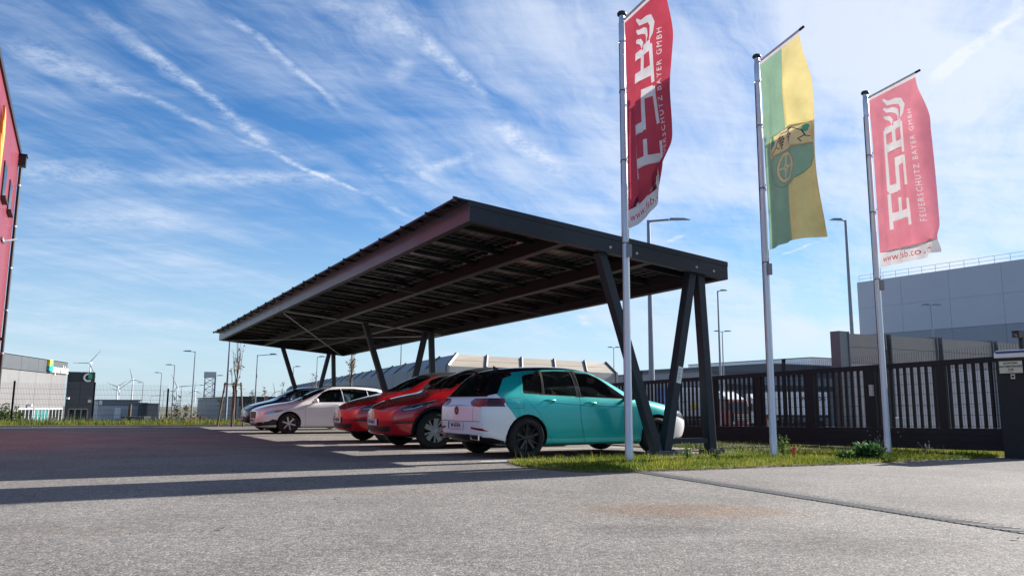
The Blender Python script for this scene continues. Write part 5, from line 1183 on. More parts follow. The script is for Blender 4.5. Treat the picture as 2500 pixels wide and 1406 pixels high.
# dark annex
a0 = at(166, 907, 60.6); a1 = on_plane(233.5, 907, a0, UY); wa = (a1 - a0).dot(VX)
an = thing('dark_annex', 'dark grey annex with a green and white letter sign, beside the light trading hall', 'building', (a0.x, a0.y, gz(a0)), PHI)
hz = a0.z - an.location.z; zb2 = on_plane(200, 931, a0, UY).z - an.location.z
b = MB(); b.bb((0, .1, -.4), (wa, 14, hz - .05)); b.build('wall', DKG, an)
for i in range(2):
    b = MB(); b.bb((i * wa / 2, 0, -.4), ((i + 1) * wa / 2 - .02, .09, zb2)); b.build('facade_panel', pm('slate_cladding', (.075, .08, .09), .5, 0, 0, .08), an)
    b = MB(); b.bb((i * wa / 2, -.06, zb2 + .02), ((i + 1) * wa / 2 - .02, .09, hz)); b.build('band_panel', pm('black_cladding', (.016, .02, .028), .4, 0, .2), an)
px_ = lambda u, v: ((on_plane(u, v, a0, UY) - a0).dot(VX), on_plane(u, v, a0, UY).z - an.location.z)
x0_, z1_ = px_(168, 998); x1_, _ = px_(214, 998); fr_ = MB()
for k in range(4): x = x0_ + (x1_ - x0_) * k / 3; fr_.bb((x - .04, -.03, -.2), (x + .04, -.0, z1_))
for z in (z1_, z1_ * .5): fr_.bb((x0_, -.035, z - .04), (x1_, -.0, z + .04))
wn = fr_.build('window', pm('grey_window_frame', (.28, .30, .32), .4), an); pn = MB(); pn.bb((x0_, -.02, -.2), (x1_, -.004, z1_)); pn.build('pane', PANE, wn)
x0_, z0_ = px_(205, 931); x1_, z1_ = px_(226, 912); ls = thing('letter_sign', 'green and white rounded letter sign on the dark annex', 'sign', an.location, PHI); cxm, czm = (x0_ + x1_) / 2, (z0_ + z1_) / 2; rr_ = (z1_ - z0_) / 2
b = MB(); arc = [(cxm + rr_ * .9 * math.cos(a), -.16, czm + rr_ * .9 * math.sin(a)) for a in np.linspace(R(50), R(310), 14)]
for p, q in zip(arc[:-1], arc[1:]): b.bar(p, q, rr_ * .42, .12, 0, (0, 1, 0))
b.build('letter', SW, ls); b = MB(); b.bb((cxm, -.22, czm - rr_ * .3), (x1_, -.10, z1_)); b.build('green_block', MATS['sign_green'], ls)
b = MB(); x, z = px_(218, 979); b.bb((x - .1, -.25, z - .1), (x + .1, 0, z + .1)); b.build('wall_lamp', WHITEP, an)

def boxbuild(name, label, u0, u1, vt, Y, depth, mats, bands, extras=(), cat='building', grp=None):
    a = at(u0, vt, Y); c = on_plane(u1, vt, a, UY); g0 = gz(a); o = thing(name, label, cat, (a.x, a.y, g0), PHI, grp); w2 = (c - a).dot(VX); h2 = a.z - g0
    b = MB(); b.bb((0, .1, -.5), (w2, depth, h2 - .03)); b.build('wall', mats[0], o)
    zp = h2
    for vb, mi in bands:
        zl = on_plane(u0, vb, a, UY).z - g0; n = max(1, round(w2 / 5))
        for i in range(n): b = MB(); b.bb((i * w2 / n, 0, zl), ((i + 1) * w2 / n - .03, .09, zp)); b.build('facade_panel', mats[mi], o)
        zp = zl - .02
    for nm, ua, va, ub, vb, mi in extras:
        p, q = on_plane(ua, vb, a, UY), on_plane(ub, va, a, UY); b = MB(); b.bb(((p - a).dot(VX), -.08, p.z - g0), ((q - a).dot(VX), -.005, q.z - g0)); b.build(nm, mats[mi], o)
    b = MB(); b.bb((-.1, -.08, h2), (w2 + .1, depth, h2 + .12)); b.build('roof_edge', mats[1 if len(mats) > 1 else 0], o)
    return o
WHB = pm('white_cladding', (.8, .8, .81), .5, 0, 0, .05, 1.)
LG2 = pm('pale_grey_cladding', (.46, .45, .45), .5, 0, 0, .05, 1.); DG2 = pm('grey_cladding', (.20, .205, .215), .5, 0, 0, .05, 1.)
boxbuild('low_warehouse', 'low light grey warehouse with white corner panels and a white door beyond the left fence', 240, 343, 977, 105, 30, [LG2, DG2, WHB, WF], [(990, 1), (1060, 0)], [('door', 278, 996, 295, 1022, 2), ('corner_panel', 241, 976, 250, 988, 2), ('corner_panel', 336, 980, 343, 991, 2)])
boxbuild('dark_stair_block', 'narrow black block between two low grey warehouses', 345, 360, 985, 103, 12, [DKG, DKG], [(1050, 0)])
boxbuild('low_warehouse', 'plain mid grey low warehouse just right of the narrow black block', 360, 388, 986, 106, 26, [DG2, DG2, WHB], [(1060, 1)], [('corner_panel', 387, 990, 391, 1006, 2)])
boxbuild('dark_band_hall', 'grey hall with a dark upper band seen over the bonnet of the blue car', 584, 690, 970, 78, 30, [DG2, DKG, LG], [(990, 1), (1060, 0)])
boxbuild('yellow_container', 'small yellow green container with a dark stripe beside the lattice tower', 521, 534, 987, 95, 5, [pm('yellow_green_paint', (.42, .40, .05), .5), DKG], [(994, 0), (998, 1), (1020, 0)], cat='container')
boxbuild('white_container', 'small white container next to the yellow green one, behind the staked tree', 535, 580, 990, 97, 5, [WHB, LG], [(1030, 0)], cat='container')
be = thing('bench_shelter', 'dark table with one post standing on the grass in front of the low warehouse', 'table', at(335, 1040, 45)); be.location.z = gz(be.location)
b = MB(); b.bb((-.75, -.4, .62), (.55, .4, .72)); b.build('table_top', DKG, be); b = MB(); b.bb((-.55, -.06, 0), (-.42, .06, 1.4)); b.build('post', pm('brown_timber', (.09, .06, .04), .8), be); b = MB(); b.bb((.35, -.35, 0), (.5, .35, .62)); b.build('leg', DKG, be)

# --- street lamps
def lamp(u, vt, Y, heads, label, ub=None, rad=.07, arm=1.2, hl=.75, group='street lamps', cut=False):
    t = at(u, vt, Y); g0 = gz(t); o = thing('street_lamp', label, 'street lamp', (t.x, t.y, g0), 0, group); h = t.z - g0
    b = MB(); b.tube([(0, 0, 0), (0, 0, 1.2), (0, 0, h)], [rad * 1.35, rad * 1.15, rad * .62], 10); b.build('pole', LAMPG, o)
    for s in heads:
        b = MB(); b.tube([(0, 0, h - .06), (s * arm, -.05, h + .02 * arm)], rad * .45, 8); b.build('arm', LAMPG, o)
        b = MB(); e = s * arm; z = h + .02 * arm
        b.add([(e, -.16, z - .03), (e + s * hl, -.14, z + .0), (e + s * hl, .06, z + .0), (e, .06, z - .03), (e + s * .08, -.13, z + .09), (e + s * hl * .7, -.11, z + .09), (e + s * hl * .7, .03, z + .09), (e + s * .08, .03, z + .09)],
              [(0, 1, 2, 3), (4, 5, 6, 7), (0, 4, 5, 1), (1, 5, 6, 2), (2, 6, 7, 3), (3, 7, 4, 0)]); b.build('lamp_head', LAMPG, o)
    return o
lamp(477, 858, 70, (-1,), 'tallest of the row of street lamps left of the carport, its head pointing left', arm=.25, hl=.85)
lamp(427, 891, 88, (-1,), 'second tallest street lamp in the left row, just left of the tallest one', arm=.25, hl=.8)
lamp(395, 910, 108, (-1,), 'third street lamp in the left row, above the narrow black block', arm=.25, hl=.8)
lamp(350, 934, 150, (-1,), 'small distant street lamp above the low light grey warehouse', arm=.25, hl=.9)
lamp(444, 941, 140, (1,), 'thin distant lamp with a long right arm, behind the tallest left lamp', arm=3.2, hl=1.0, rad=.06)
lamp(400, 955, 150, (1,), 'faint distant lamp with an arm to the right, above the plain mid grey warehouse', arm=1.4, hl=.9, rad=.06)
lamp(369, 966, 150, (1,), 'lowest distant lamp with its arm to the right over the grey warehouses', arm=1.2, hl=.9, rad=.06)
lamp(521, 917, 110, (1,), 'lamp with its arm to the right, half behind the lattice tower', arm=.6, hl=.9)
lamp(562, 822, 36, (), 'tall dark lamp pole rising behind the far left carport corner beside the staked tree', arm=.3, hl=.8, rad=.055)
lamp(629, 866, 60, (1,), 'pale lamp with a long horizontal arm to the right, above the blue car', arm=.95, hl=.6, rad=.06)
lamp(717, 895, 95, (1,), 'short distant lamp between the far carport legs', arm=.2, hl=.7, rad=.06)
lamp(775, 871, 85, (1,), 'lamp whose head shows just left of the pair of far carport legs', arm=.2, hl=.7, rad=.06)
lamp(862, 800, 62, (1,), 'pale lamp pole under the carport right of the columnar sapling', arm=.3, hl=.7, rad=.08)
lamp(982, 760, 66, (-1,), 'slim lamp pole under the carport in front of the long grey noise barrier', arm=.3, hl=.7, rad=.055)
lamp(1583, 538, 40, (1,), 'big street lamp with a right arm behind the red flag and carport roof', arm=1.05, hl=1.15, rad=.14)
lamp(1752, 710, 60, (1,), 'street lamp with a short right head, between middle flagpole and carport', arm=.15, hl=.6, rad=.09)
lamp(1763, 809, 80, (-1, 1), 'twin headed street lamp standing just behind the lamp right of the carport', arm=.2, hl=.75, rad=.075)
lamp(1498, 848, 90, (-1, 1), 'small twin headed lamp above the right end of the beige noise barrier', arm=.15, hl=.6, rad=.06)
lamp(2064, 538, 42, (-1,), 'tall blue grey street lamp with its head to the left, between the two right flags', arm=.2, hl=.7, rad=.11)
lamp(2272, 745, 62, (-1, 1), 'twin headed street lamp in front of the huge grey hall', arm=.1, hl=.75, rad=.07)

# --- wind turbines
TW = pm('turbine_white', (.62, .64, .66), .5)
def turbine(u, v, Y, blade_px, angs, label, stripes=False):
    hcen = at(u, v, Y); g0 = -1.3; o = thing('wind_turbine', label, 'wind turbine', (hcen.x, hcen.y, g0), 0, 'wind turbines on the horizon'); h = hcen.z - g0
    k = Y / CAM_F; L_ = blade_px * k
    b = MB(); b.tube([(0, 3, 0), (0, 3, h)], [k * 1.5 + .8, k * .9 + .3], 12); b.build('tower', TW, o)
    b = MB(); b.tube([(0, -2, h), (0, 8, h)], k * 1.7 + .5, 10); b.lathe([(0, -5), (k * 1.3, -4.2), (k * 1.6, -2)], 12, 'Y', (0, 0, h)); b.build('nacelle', TW, o)
    for a in angs:
        d = Vector((math.cos(R(a)), 0, math.sin(R(a)))); s = Vector((-d.z, 0, d.x)); b = MB(); w0 = k * 1.5 + .4; c = Vector((0, -3.2, h)); n = 8
        prof = [(0, w0 * .5), (.12, w0 * 1.15), (.3, w0), (.48, w0 * .8), (.62, w0 * .65), (.75, w0 * .52), (.88, w0 * .4), (1., w0 * .18)]
        for i in range(7):
            (f0, a0_), (f1, a1_) = prof[i], prof[i + 1]; p, q = c + d * L_ * f0, c + d * L_ * f1; th = Vector((0, .35, 0))
            b.add([p - s * a0_ * .4, p + s * a0_ * .6, q + s * a1_ * .6, q - s * a1_ * .4, p + th, q + th], [(0, 1, 2, 3), (0, 4, 5, 3), (1, 4, 5, 2)], 1 if stripes and i in (3, 5) else 0)
        b.build('blade', [TW, pm('blade_red_band', (.20, .12, .14), .5)], o)
turbine(220, 886, 1900, 42, (50, 180, 297), 'largest wind turbine, with banded blades, above the dark annex', True)
turbine(324, 926, 3300, 30, (107, 346, 221), 'second largest wind turbine, standing alone above the low light grey warehouse')
turbine(287, 944, 3800, 28, (158, 33, 270), 'wind turbine left of the one above the low light grey warehouse')
turbine(290, 953, 4600, 22, (165, 45, 285), 'small wind turbine hidden close behind another, above the low warehouse')
turbine(433, 944, 3800, 36, (3, 118, 240), 'wind turbine behind the two tallest lamps of the left row')
turbine(476, 953, 4600, 20, (90, 333, 210), 'small wind turbine just right of the tallest lamp of the left row')
turbine(578, 947, 4200, 26, (352, 100, 230), 'wind turbine with one flat blade behind the staked tree')
turbine(1615, 926, 3000, 28, (38, 148, 272), 'wind turbine peeping over the gate fence behind the carport legs')
turbine(672, 957, 3400, 24, (105, 12, 232), 'wind turbine above the windscreen of the blue car')

# --- lattice advertising tower
lt = at(514, 908, 118); g0 = gz(lt); lo_ = thing('lattice_tower', 'slim steel lattice tower with a white top box, left of the staked tree', 'tower', (lt.x, lt.y, g0), R(20)); h = lt.z - g0; wd = .72; b = MB()
for sx in (-1, 1):
    for sy in (-1, 1): b.bar((sx * wd, sy * wd, 0), (sx * wd, sy * wd, h - .8), .12, .12)
b.build('post', GALV, lo_); b = MB(); n = 7
for i in range(n):
    z0 = i * (h - .8) / n; z1 = (i + 1) * (h - .8) / n
    for s in (-1, 1):
        for (p, q) in (((-wd, s * wd, z0), (wd, s * wd, z1)), ((wd, s * wd, z0), (-wd, s * wd, z1)), ((s * wd, -wd, z0), (s * wd, wd, z1)), ((s * wd, wd, z0), (s * wd, -wd, z1)), ((-wd, s * wd, z1), (wd, s * wd, z1)), ((s * wd, -wd, z1), (s * wd, wd, z1))): b.bar(p, q, .06, .06)
b.build('lattice', GALV, lo_); b = MB(); b.bb((-wd - .15, -wd - .15, h - .85), (wd + .15, wd + .15, h)); b.build('top_box', pm('pale_box', (.42, .43, .45), .5), lo_)
b = MB(); b.bb((wd - .1, -wd - .06, .6), (wd + .12, wd + .06, h - .9)); b.build('side_panel', pm('blue_panel', (.05, .10, .28), .5), lo_)

# --- young trees
BARK = pm('bark', (.10, .08, .065), .9, 0, 0, .3, 20, .3, 40); LEAFB = pm('brown_leaves', (.16, .10, .05), .8, 0, 0, .4, 8)
def sapling(u, vt, vb, Y, label, spread, nbr, leaves, mat, stakes=False, lean=0., trunk=.03, group='young trees on the verge'):
    t = at(u, vt, Y); f = at(u, vb, Y); g0 = gz(f); o = thing('young_tree', label, 'tree', (f.x, f.y, g0), 0, group); h = t.z - g0
    b = MB(); tr = [(lean * h * (i / 6) ** 1.5 + random.uniform(-.03, .03) * (i > 0), random.uniform(-.03, .03) * (i > 0), h * .72 * i / 6) for i in range(7)]; b.tube(tr, [trunk * (1 - .09 * i) for i in range(7)], 7); b.build('trunk', BARK, o)
    c = MB(); tips = []
    for i in range(nbr):
        z0 = h * random.uniform(.32, .72); p0 = Vector((lean * h * (z0 / (h * .72)) ** 1.5, 0, z0)); a = random.uniform(0, 6.28); ln = h * random.uniform(.16, .40); d = Vector((math.cos(a) * spread, math.sin(a) * spread, 1)).normalized()
        p1 = p0 + d * ln * .5 + Vector((math.cos(a), math.sin(a), 0)) * spread * .12 * ln; p2 = p1 + Vector((d.x * .4, d.y * .4, 1)).normalized() * ln * .6
        c.tube([p0, p1, p2], [.012, .008, .003], 4); tips.append((p1, p2))
        for k in range(3):
            f_ = random.uniform(.2, .9); q = p1.lerp(p2, f_); e = q + Vector((random.gauss(0, .12), random.gauss(0, .12), random.uniform(.12, .3))) * min(1, h / 4); c.tube([q, e], [.005, .002], 3); tips.append((q, e))
    c.build('crown', BARK, o)
    if leaves:
        l = MB()
        for i in range(leaves):
            p, q = random.choice(tips); r = p.lerp(q, random.random()) + Vector((random.gauss(0, .04), random.gauss(0, .04), random.gauss(0, .04))); d = Vector((random.gauss(0, 1), random.gauss(0, 1), random.gauss(0, 1))).normalized(); s = d.orthogonal().normalized(); k = random.uniform(.04, .075) * max(1, Y / 45)
            l.add([r, r + d * k + s * k * .5, r + d * k * 2, r + d * k - s * k * .5], [(0, 1, 2, 3)])
        l.build('foliage', mat, o, fix=False)
    if stakes:
        WOOD = pm('stake_wood', (.13, .10, .08), .9, 0, 0, .25, 12)
        for x, y in ((-.52, -.15), (.50, -.2), (-.1, .45), (.16, -.5)):
            b = MB(); b.tube([(x, y, -.05), (x * .62, y * .62, 1.72)], .035, 8); b.build('stake', WOOD, o)
        b = MB()
        for p, q in (((-.36, -.12, 1.66), (.34, -.14, 1.66)), ((-.36, -.12, 1.60), (-.07, .30, 1.60)), ((.34, -.14, 1.6), (-.07, .30, 1.6))): b.bar(p, q, .03, .09)
        b.build('stake_rail', WOOD, o)
    return o
sapling(566, 836, 1040, 31.2, 'bare young tree tied to wooden stakes on the far verge', .2, 22, 45, LEAFB, True, .035, .05)
sapling(855, 868, 990, 44, 'columnar sapling with sparse brown leaves under the carport', .10, 14, 260, LEAFB, trunk=.04)
sapling(764, 908, 990, 52, 'thin sapling beside the far carport legs', .14, 8, 110, LEAFB)
sapling(609, 948, 1000, 50, 'small dark sapling behind the fence above the blue car bonnet', .3, 8, 170, pm('dark_leaves', (.03, .035, .02), .8))
sapling(648, 945, 1000, 55, 'faint sapling left of the blue car windscreen', .2, 7, 60, LEAFB)
sapling(690, 938, 1000, 58, 'twiggy sapling above the blue car roof', .2, 6, 40, LEAFB)
sapling(540, 975, 1010, 48, 'low sapling between the lattice tower and the staked tree', .3, 7, 120, MATS['dark_leaves'])
sapling(455, 978, 1010, 56, 'low sapling right of the second tallest left lamp', .3, 7, 110, LEAFB)
sapling(430, 975, 1010, 58, 'low sapling left of the tallest left lamp', .3, 7, 110, MATS['dark_leaves'])
def bush(u, v, Y, wd, hg, label, mat, n=900, group='bushes beyond the far fence'):
    f = at(u, v, Y); o = thing('bush', label, 'bush', (f.x, f.y, gz(f)), 0, group); b = MB(); l = MB()
    for i in range(16):
        a = random.uniform(0, 6.28); r = random.uniform(.1, .9) * wd; b.tube([(r * .2 * math.cos(a), r * .2 * math.sin(a), 0), (r * math.cos(a), r * .6 * math.sin(a), hg * random.uniform(.5, 1))], [.02, .006], 4)
    for i in range(n):
        a = random.uniform(0, 6.28); r = wd * math.sqrt(random.random()); z = hg * random.uniform(.05, 1) * (1 - .5 * (r / wd) ** 2) * (.75 + .25 * math.sin(3 * a)); p = Vector((r * math.cos(a), r * .6 * math.sin(a), z)); d = Vector((random.gauss(0, 1), random.gauss(0, 1), random.gauss(0, 1))).normalized(); s = d.orthogonal().normalized(); k = random.uniform(.05, .10)
        l.add([p, p + d * k + s * k * .6, p + d * k * 2, p + d * k - s * k * .6], [(0, 1, 2, 3)])
    b.build('stem', BARK, o); l.build('foliage', mat, o, fix=False)
OL = pm('olive_leaves', (.06, .06, .03), .8, 0, 0, .4, 6); RU = pm('rusty_leaves', (.17, .07, .03), .8, 0, 0, .4, 6)
bush(440, 1020, 47, 1.5, 1.3, 'broad olive bush below the two tallest left lamps', OL); bush(485, 1020, 46, 1.0, .8, 'rust coloured bush right of the tallest left lamp', RU, 600)
bush(408, 1020, 46, .6, .75, 'small rusty bush left of the second tallest left lamp', RU, 400); bush(620, 1015, 42, .9, 1.1, 'pale dry bush behind the blue car bonnet', LEAFB, 500)
bush(18, 1030, 30.5, .55, .95, 'loose bright green bush at the left edge in front of the fence', pm('bright_leaves', (.08, .13, .03), .7, 0, 0, .3, 8), 500, None)
bush(300, 1015, 70, .9, 1.0, 'dark red shrub in front of the low light grey warehouse', pm('dark_red_leaves', (.10, .02, .02), .8), 400, None)
bush(935, 958, 40, .5, .9, 'orange brown shrub in front of the long grey barrier above the red car', RU, 500, None)

# --- long noise barrier with leaning upper panels
BG = pm('shaded_barrier_panel', (.20, .21, .22), .6, 0, 0, .06, .8); BB = pm('sunlit_barrier_panel', (.26, .225, .18), .6, 0, 0, .05, .8); POSTG = pm('barrier_post', (.10, .11, .12), .5, .3)  # one panel finish in two colours: sunlit beige, shaded grey
c0 = at(1093, 893, 50); c1 = at(1504, 911, 59); cA = at(700, 951, 190)
def barrier(label, P, Q, n, off, lowm, upm, hip0, hip1):
    g = thing('noise_barrier', label, 'barrier', (P.x, P.y, 0)); o0 = Vector((P.x, P.y, 0))
    d = (Q - P); up = Vector(off)
    for i in range(n):
        f0, f1 = i / n, (i + 1) / n - .02 / n; a, c = P + d * f0 - o0, P + d * f1 - o0; ga, gc = gz(P + d * f0) - .3, gz(P + d * f1) - .3
        ua = a + up + (hip0 if i == 0 else Vector()) ; uc = c + up + (hip1 if i == n - 1 else Vector()); nrm = Vector((d.y, -d.x, 0)).normalized() * .12
        mid0, mid1 = (a.z + ga) / 2, (c.z + gc) / 2
        for z0a, z0c, z1a, z1c in ((ga, gc, mid0 - .01, mid1 - .01), (mid0 + .01, mid1 + .01, a.z, c.z)):
            b = MB(); v = [Vector((a.x, a.y, z0a)), Vector((c.x, c.y, z0c)), Vector((c.x, c.y, z1c)), Vector((a.x, a.y, z1a))]; b.add(v + [p - nrm for p in v], [(0, 1, 2, 3), (7, 6, 5, 4), (0, 4, 5, 1), (1, 5, 6, 2), (2, 6, 7, 3), (3, 7, 4, 0)]); b.build('panel', lowm, g)
        for s0, s1 in ((0.0, .49), (.51, 1.)):
            b = MB(); v = [a.lerp(ua, s0), c.lerp(uc, s0), c.lerp(uc, s1), a.lerp(ua, s1)]; dn = Vector((0, 0, -.08)); b.add(v + [p + dn - nrm * .3 for p in v], [(0, 1, 2, 3), (7, 6, 5, 4), (0, 4, 5, 1), (1, 5, 6, 2), (2, 6, 7, 3), (3, 7, 4, 0)]); b.build('leaning_panel', upm, g)
        b = MB(); b.bar((a.x, a.y, ga), (a.x, a.y, a.z + .05), .18, .22, 0, nrm); b.bar(a + Vector((0, 0, .02)), ua + Vector((0, 0, .04)), .16, .16, 0, nrm); b.build('post', POSTG, g)
    a = Q - o0; ua = a + up + hip1; b = MB(); b.bar((a.x, a.y, gz(Q) - .3), (a.x, a.y, a.z + .05), .18, .22, 0, nrm); b.bar(a + Vector((0, 0, .02)), ua + Vector((0, 0, .04)), .16, .16, 0, nrm); b.build('post', POSTG, g)
    return g
upB = Vector((0, 1.75, .86))
barrier('noise barrier with sunlit beige leaning panels directly behind the teal car', c0, c1, 5, upB, BG, BB, Vector((.46, 0, 0)), Vector((-.55, 0, 0)))
barrier('long shaded grey noise barrier with leaning panels, receding behind the carport', c0 + Vector((-.05, .1, 0)), cA, 26, Vector((.95, .38, .86)), BG, BG, Vector((-.5, 1.4, 0)), Vector())

# --- beige noise wall behind the gate
MW = pm('beige_wall_panel', (.27, .255, .23), .75, 0, 0, .1, .9); MWL = pm('light_wall_panel', (.38, .37, .38), .7, 0, 0, .06, .8)
w0 = at(2058, 813, 17.5); dvv = (VX * math.cos(R(1)) + UY * math.sin(R(1)))
nwp = Vector((-dvv.y, dvv.x, 0)); g0 = gz(w0) - .05
w1 = on_plane(2430, 836, w0, nwp); slope_t = (w1.z - w0.z) / (w1 - w0).length
nb = thing('noise_wall', 'beige and pale grey noise wall with steel posts behind the gate', 'wall', (w0.x, w0.y, g0), math.atan2(dvv.y, dvv.x)); hw_ = w0.z - g0
tw = [(on_plane(u, 830, w0, nwp) - w0).dot(dvv) for u in (2058, 2165, 2290, 2425)]
tw += [tw[-1] + 4, tw[-1] + 8]
zl = lambda x: hw_ + slope_t * x
zmid = on_plane(2240, 893, w0, nwp).z - g0
for i in range(5):
    a, c = tw[i] + .09, tw[i + 1] - .09
    def pnl(z0, z1a, z1c, mt, dz=.0):
        b = MB(); b.add([(a, 0, z0), (c, 0, z0), (c, 0, z1c), (a, 0, z1a), (a, .14, z0), (c, .14, z0), (c, .14, z1c), (a, .14, z1a)], [(0, 1, 2, 3), (7, 6, 5, 4), (0, 4, 5, 1), (1, 5, 6, 2), (2, 6, 7, 3), (3, 7, 4, 0)]); b.build('panel', mt, nb)
    zs_ = [-.6, zmid * .5, zmid]; pnl(-.6, zmid * .5 - .01, zmid * .5 - .01, MWL); pnl(zmid * .5, zmid - .01, zmid - .01, MWL)
    za_, zc_ = zl(a), zl(c); m1 = zmid + (za_ - zmid) * .55; m2 = zmid + (zc_ - zmid) * .55; pnl(zmid, m1 - .008, m2 - .008, MW)
    b = MB(); b.add([(a, 0, m1), (c, 0, m2), (c, 0, zc_), (a, 0, za_), (a, .14, m1), (c, .14, m2), (c, .14, zc_), (a, .14, za_)], [(0, 1, 2, 3), (7, 6, 5, 4), (0, 4, 5, 1), (1, 5, 6, 2), (2, 6, 7, 3), (3, 7, 4, 0)]); b.build('panel', MW, nb)
for i, x in enumerate(tw):
    wdd = .12 if i else .17; b = MB(); b.bb((x - wdd, -.05, -.6), (x - wdd + .03, .2, zl(x) + .04)); b.bb((x + wdd - .03, -.05, -.6), (x + wdd, .2, zl(x) + .04)); b.bb((x - wdd + .03, .06, -.6), (x + wdd - .03, .1, zl(x) + .04)) if i else b.bb((x - wdd + .03, -.03, -.6), (x + wdd - .03, .1, zl(x) + .04)); b.build('post', pm('steel_post', (.13, .15, .17), .45, .4), nb)

# --- huge grey hall on the right
HG = pm('hall_cladding', (.46, .455, .49), .5, .1, 0, .04, .3); HGD = pm('hall_cladding_dark', (.27, .275, .30), .5, .1, 0, .05, .3)
h0 = at(2092, 690, 120); h1 = at(2500, 632, 100); dh = Vector((h1.x - h0.x, h1.y - h0.y, 0)).normalized(); nh = Vector((-dh.y, dh.x, 0)); g0 = gz(h0)
hall = thing('storage_hall', 'huge windowless grey hall with a darker lower band and a roof railing on the right', 'building', (h0.x, h0.y, g0), math.atan2(dh.y, dh.x)); Hh = h0.z - g0; slr = (h1.z - h0.z) / Vector((h1.x - h0.x, h1.y - h0.y)).length
zb3 = on_plane(2420, 794, h0, nh).z - g0; LH = 70; b = MB(); b.add([(x, y, z) for y in (.3, 60) for x, z in ((0, -1), (LH, -1), (LH, Hh + slr * LH - .1), (0, Hh - .1))], [(0, 1, 2, 3), (7, 6, 5, 4), (0, 4, 5, 1), (1, 5, 6, 2), (2, 6, 7, 3), (3, 7, 4, 0)]); b.build('wall', HG, hall)
nP = 10
for i in range(nP):
    a, c = i * LH / nP, (i + 1) * LH / nP - .03
    for (z0, z1, z2, mt) in ((-1, zb3, zb3, HGD), (zb3 + .04, (Hh + zb3) / 2, (Hh + zb3) / 2, HG), ((Hh + zb3) / 2 + .02, Hh + slr * a, Hh + slr * c, HG)):
        b = MB(); b.add([(a, 0, z0), (c, 0, z0), (c, 0, z2), (a, 0, z1), (a, .28, z0), (c, .28, z0), (c, .28, z2), (a, .28, z1)], [(0, 1, 2, 3), (7, 6, 5, 4), (0, 4, 5, 1), (1, 5, 6, 2), (2, 6, 7, 3), (3, 7, 4, 0)]); b.build('facade_panel', mt, hall)
b = MB()
for i in range(36): x = i * 2.; z = Hh + slr * x; b.tube([(x, .6, z - .1), (x, .6, z + 1.1)], .03, 4)
for d in (.55, 1.1): b.tube([(0, .6, Hh + d), (LH, .6, Hh + slr * LH + d)], .03, 4)
b.build('roof_railing', GALV, hall)

# --- logistics yard behind the gate: warehouse, trailers and a truck
boxbuild('warehouse', 'low grey loading warehouse with a dark canopy behind the trucks', 1735, 2052, 906, 96, 40, [pm('warehouse_grey', (.21, .22, .24), .55, 0, 0, .06, .5), DG, LG, DKG], [(914, 1), (936, 0), (950, 3), (1050, 2)], [])
boxbuild('warehouse', 'paler warehouse roof showing above the gate right of the middle flagpole', 1880, 2050, 888, 112, 30, [DG, pm('roof_trim', (.3, .31, .32), .5)], [(897, 0), (960, 0)], [])
boxbuild('white_hall', 'white building glimpsed above the gate fence near the noise wall post', 1980, 2040, 873, 130, 30, [WHB, LG], [(960, 0)], [])
def trailer(name, label, u0, u1, vt, vb, Y, col, depth=2.5, group=None, text=None):
    a, c = at(u0, vt, Y), at(u1, vb, Y); g0 = gz(a); o = thing(name, label, 'trailer', (a.x, a.y, g0), R(6), group); ln = c.x - a.x; z1, z0 = a.z - g0, c.z - g0
    b = MB(); b.bb((0, 0, z0), (ln, depth, z1)); me = b.mesh('box', col); bevel(me, .06); link('box', me, o)
    b = MB(); 
    for k in range(int(ln / 1.1)): b.bb((k * 1.1 + .5, -.03, z0 + .1), (k * 1.1 + .56, -.001, z1 - .1))
    b.build('rib', col, o)
    b = MB(); b.bb((.1, .05, z0 - .28), (ln - .1, depth - .05, z0 - .01)); b.bb((.5, -.0, z0 - .7), (ln * .45, .06, z0 - .35)); b.build('chassis', BLACKP, o)
    for x in (ln - 1.0, ln - 2.2, ln - 3.4, 1.2):
        for y in (.15, depth - .35):
            b = MB(); b.lathe([(0, 0), (.3, 0), (.5, .02), (.5, .26), (.3, .28), (0, .28)], 18, 'Y', (x, y - .1, .5)); b.build('wheel', RUBBER, o)
    b = MB(); b.bb((.05, depth - .1, 0.), (.15, depth, z0)); b.bb((ln - .3, .1, .45), (ln - .1, depth - .1, .6)); b.build('bumper', pm('truck_red', (.26, .015, .018), .4, 0, .3) if name == 'container_trailer' else BLACKP, o)
    return o, ln, z0, z1
TWH = pm('trailer_white', (.58, .60, .63), .45, 0, .2, .04, .6)
o, ln, z0, z1 = trailer('container_trailer', 'white trailer with yellow and blue marks seen between the carport legs', 1652, 1748, 946, 1016, 78, TWH)
for x, z, rx_, mt in ((1.7, .55, .32, pm('mark_yellow', (.75, .5, .03), .5)), (3.2, .3, .22, MATS['mark_yellow']), (.8, .7, .16, pm('mark_red', (.6, .05, .03), .5)), (.5, .85, .1, pm('mark_blue', (.03, .1, .4), .5))):
    b = MB(); b.lathe([(0, -.075), (rx_, -.075), (rx_, -.035)], 16, 'Y', (x * 1.0, 0, z0 + (z1 - z0) * (z - .2))); b.build('mark', mt, o)
trailer('container', 'blue shipping container beside the white trailer, behind the slanted carport leg', 1596, 1650, 948, 1012, 82, pm('container_blue', (.03, .10, .34), .5, 0, .1, .1, 1))
o, ln, z0, z1 = trailer('container_trailer', 'white refrigerated trailer with dark lettering behind the middle flagpole', 1892, 2032, 957, 1013, 80, TWH, group=None)
for tx, fx in (('W', .52), ('LOG', .83)): put_text('lettering', tx, .62, pm('grey_lettering', (.10, .12, .14), .5), o, (ln * fx, -.04, z1 - .65), (1, 0, 0), (0, 0, 1), .01, .01)
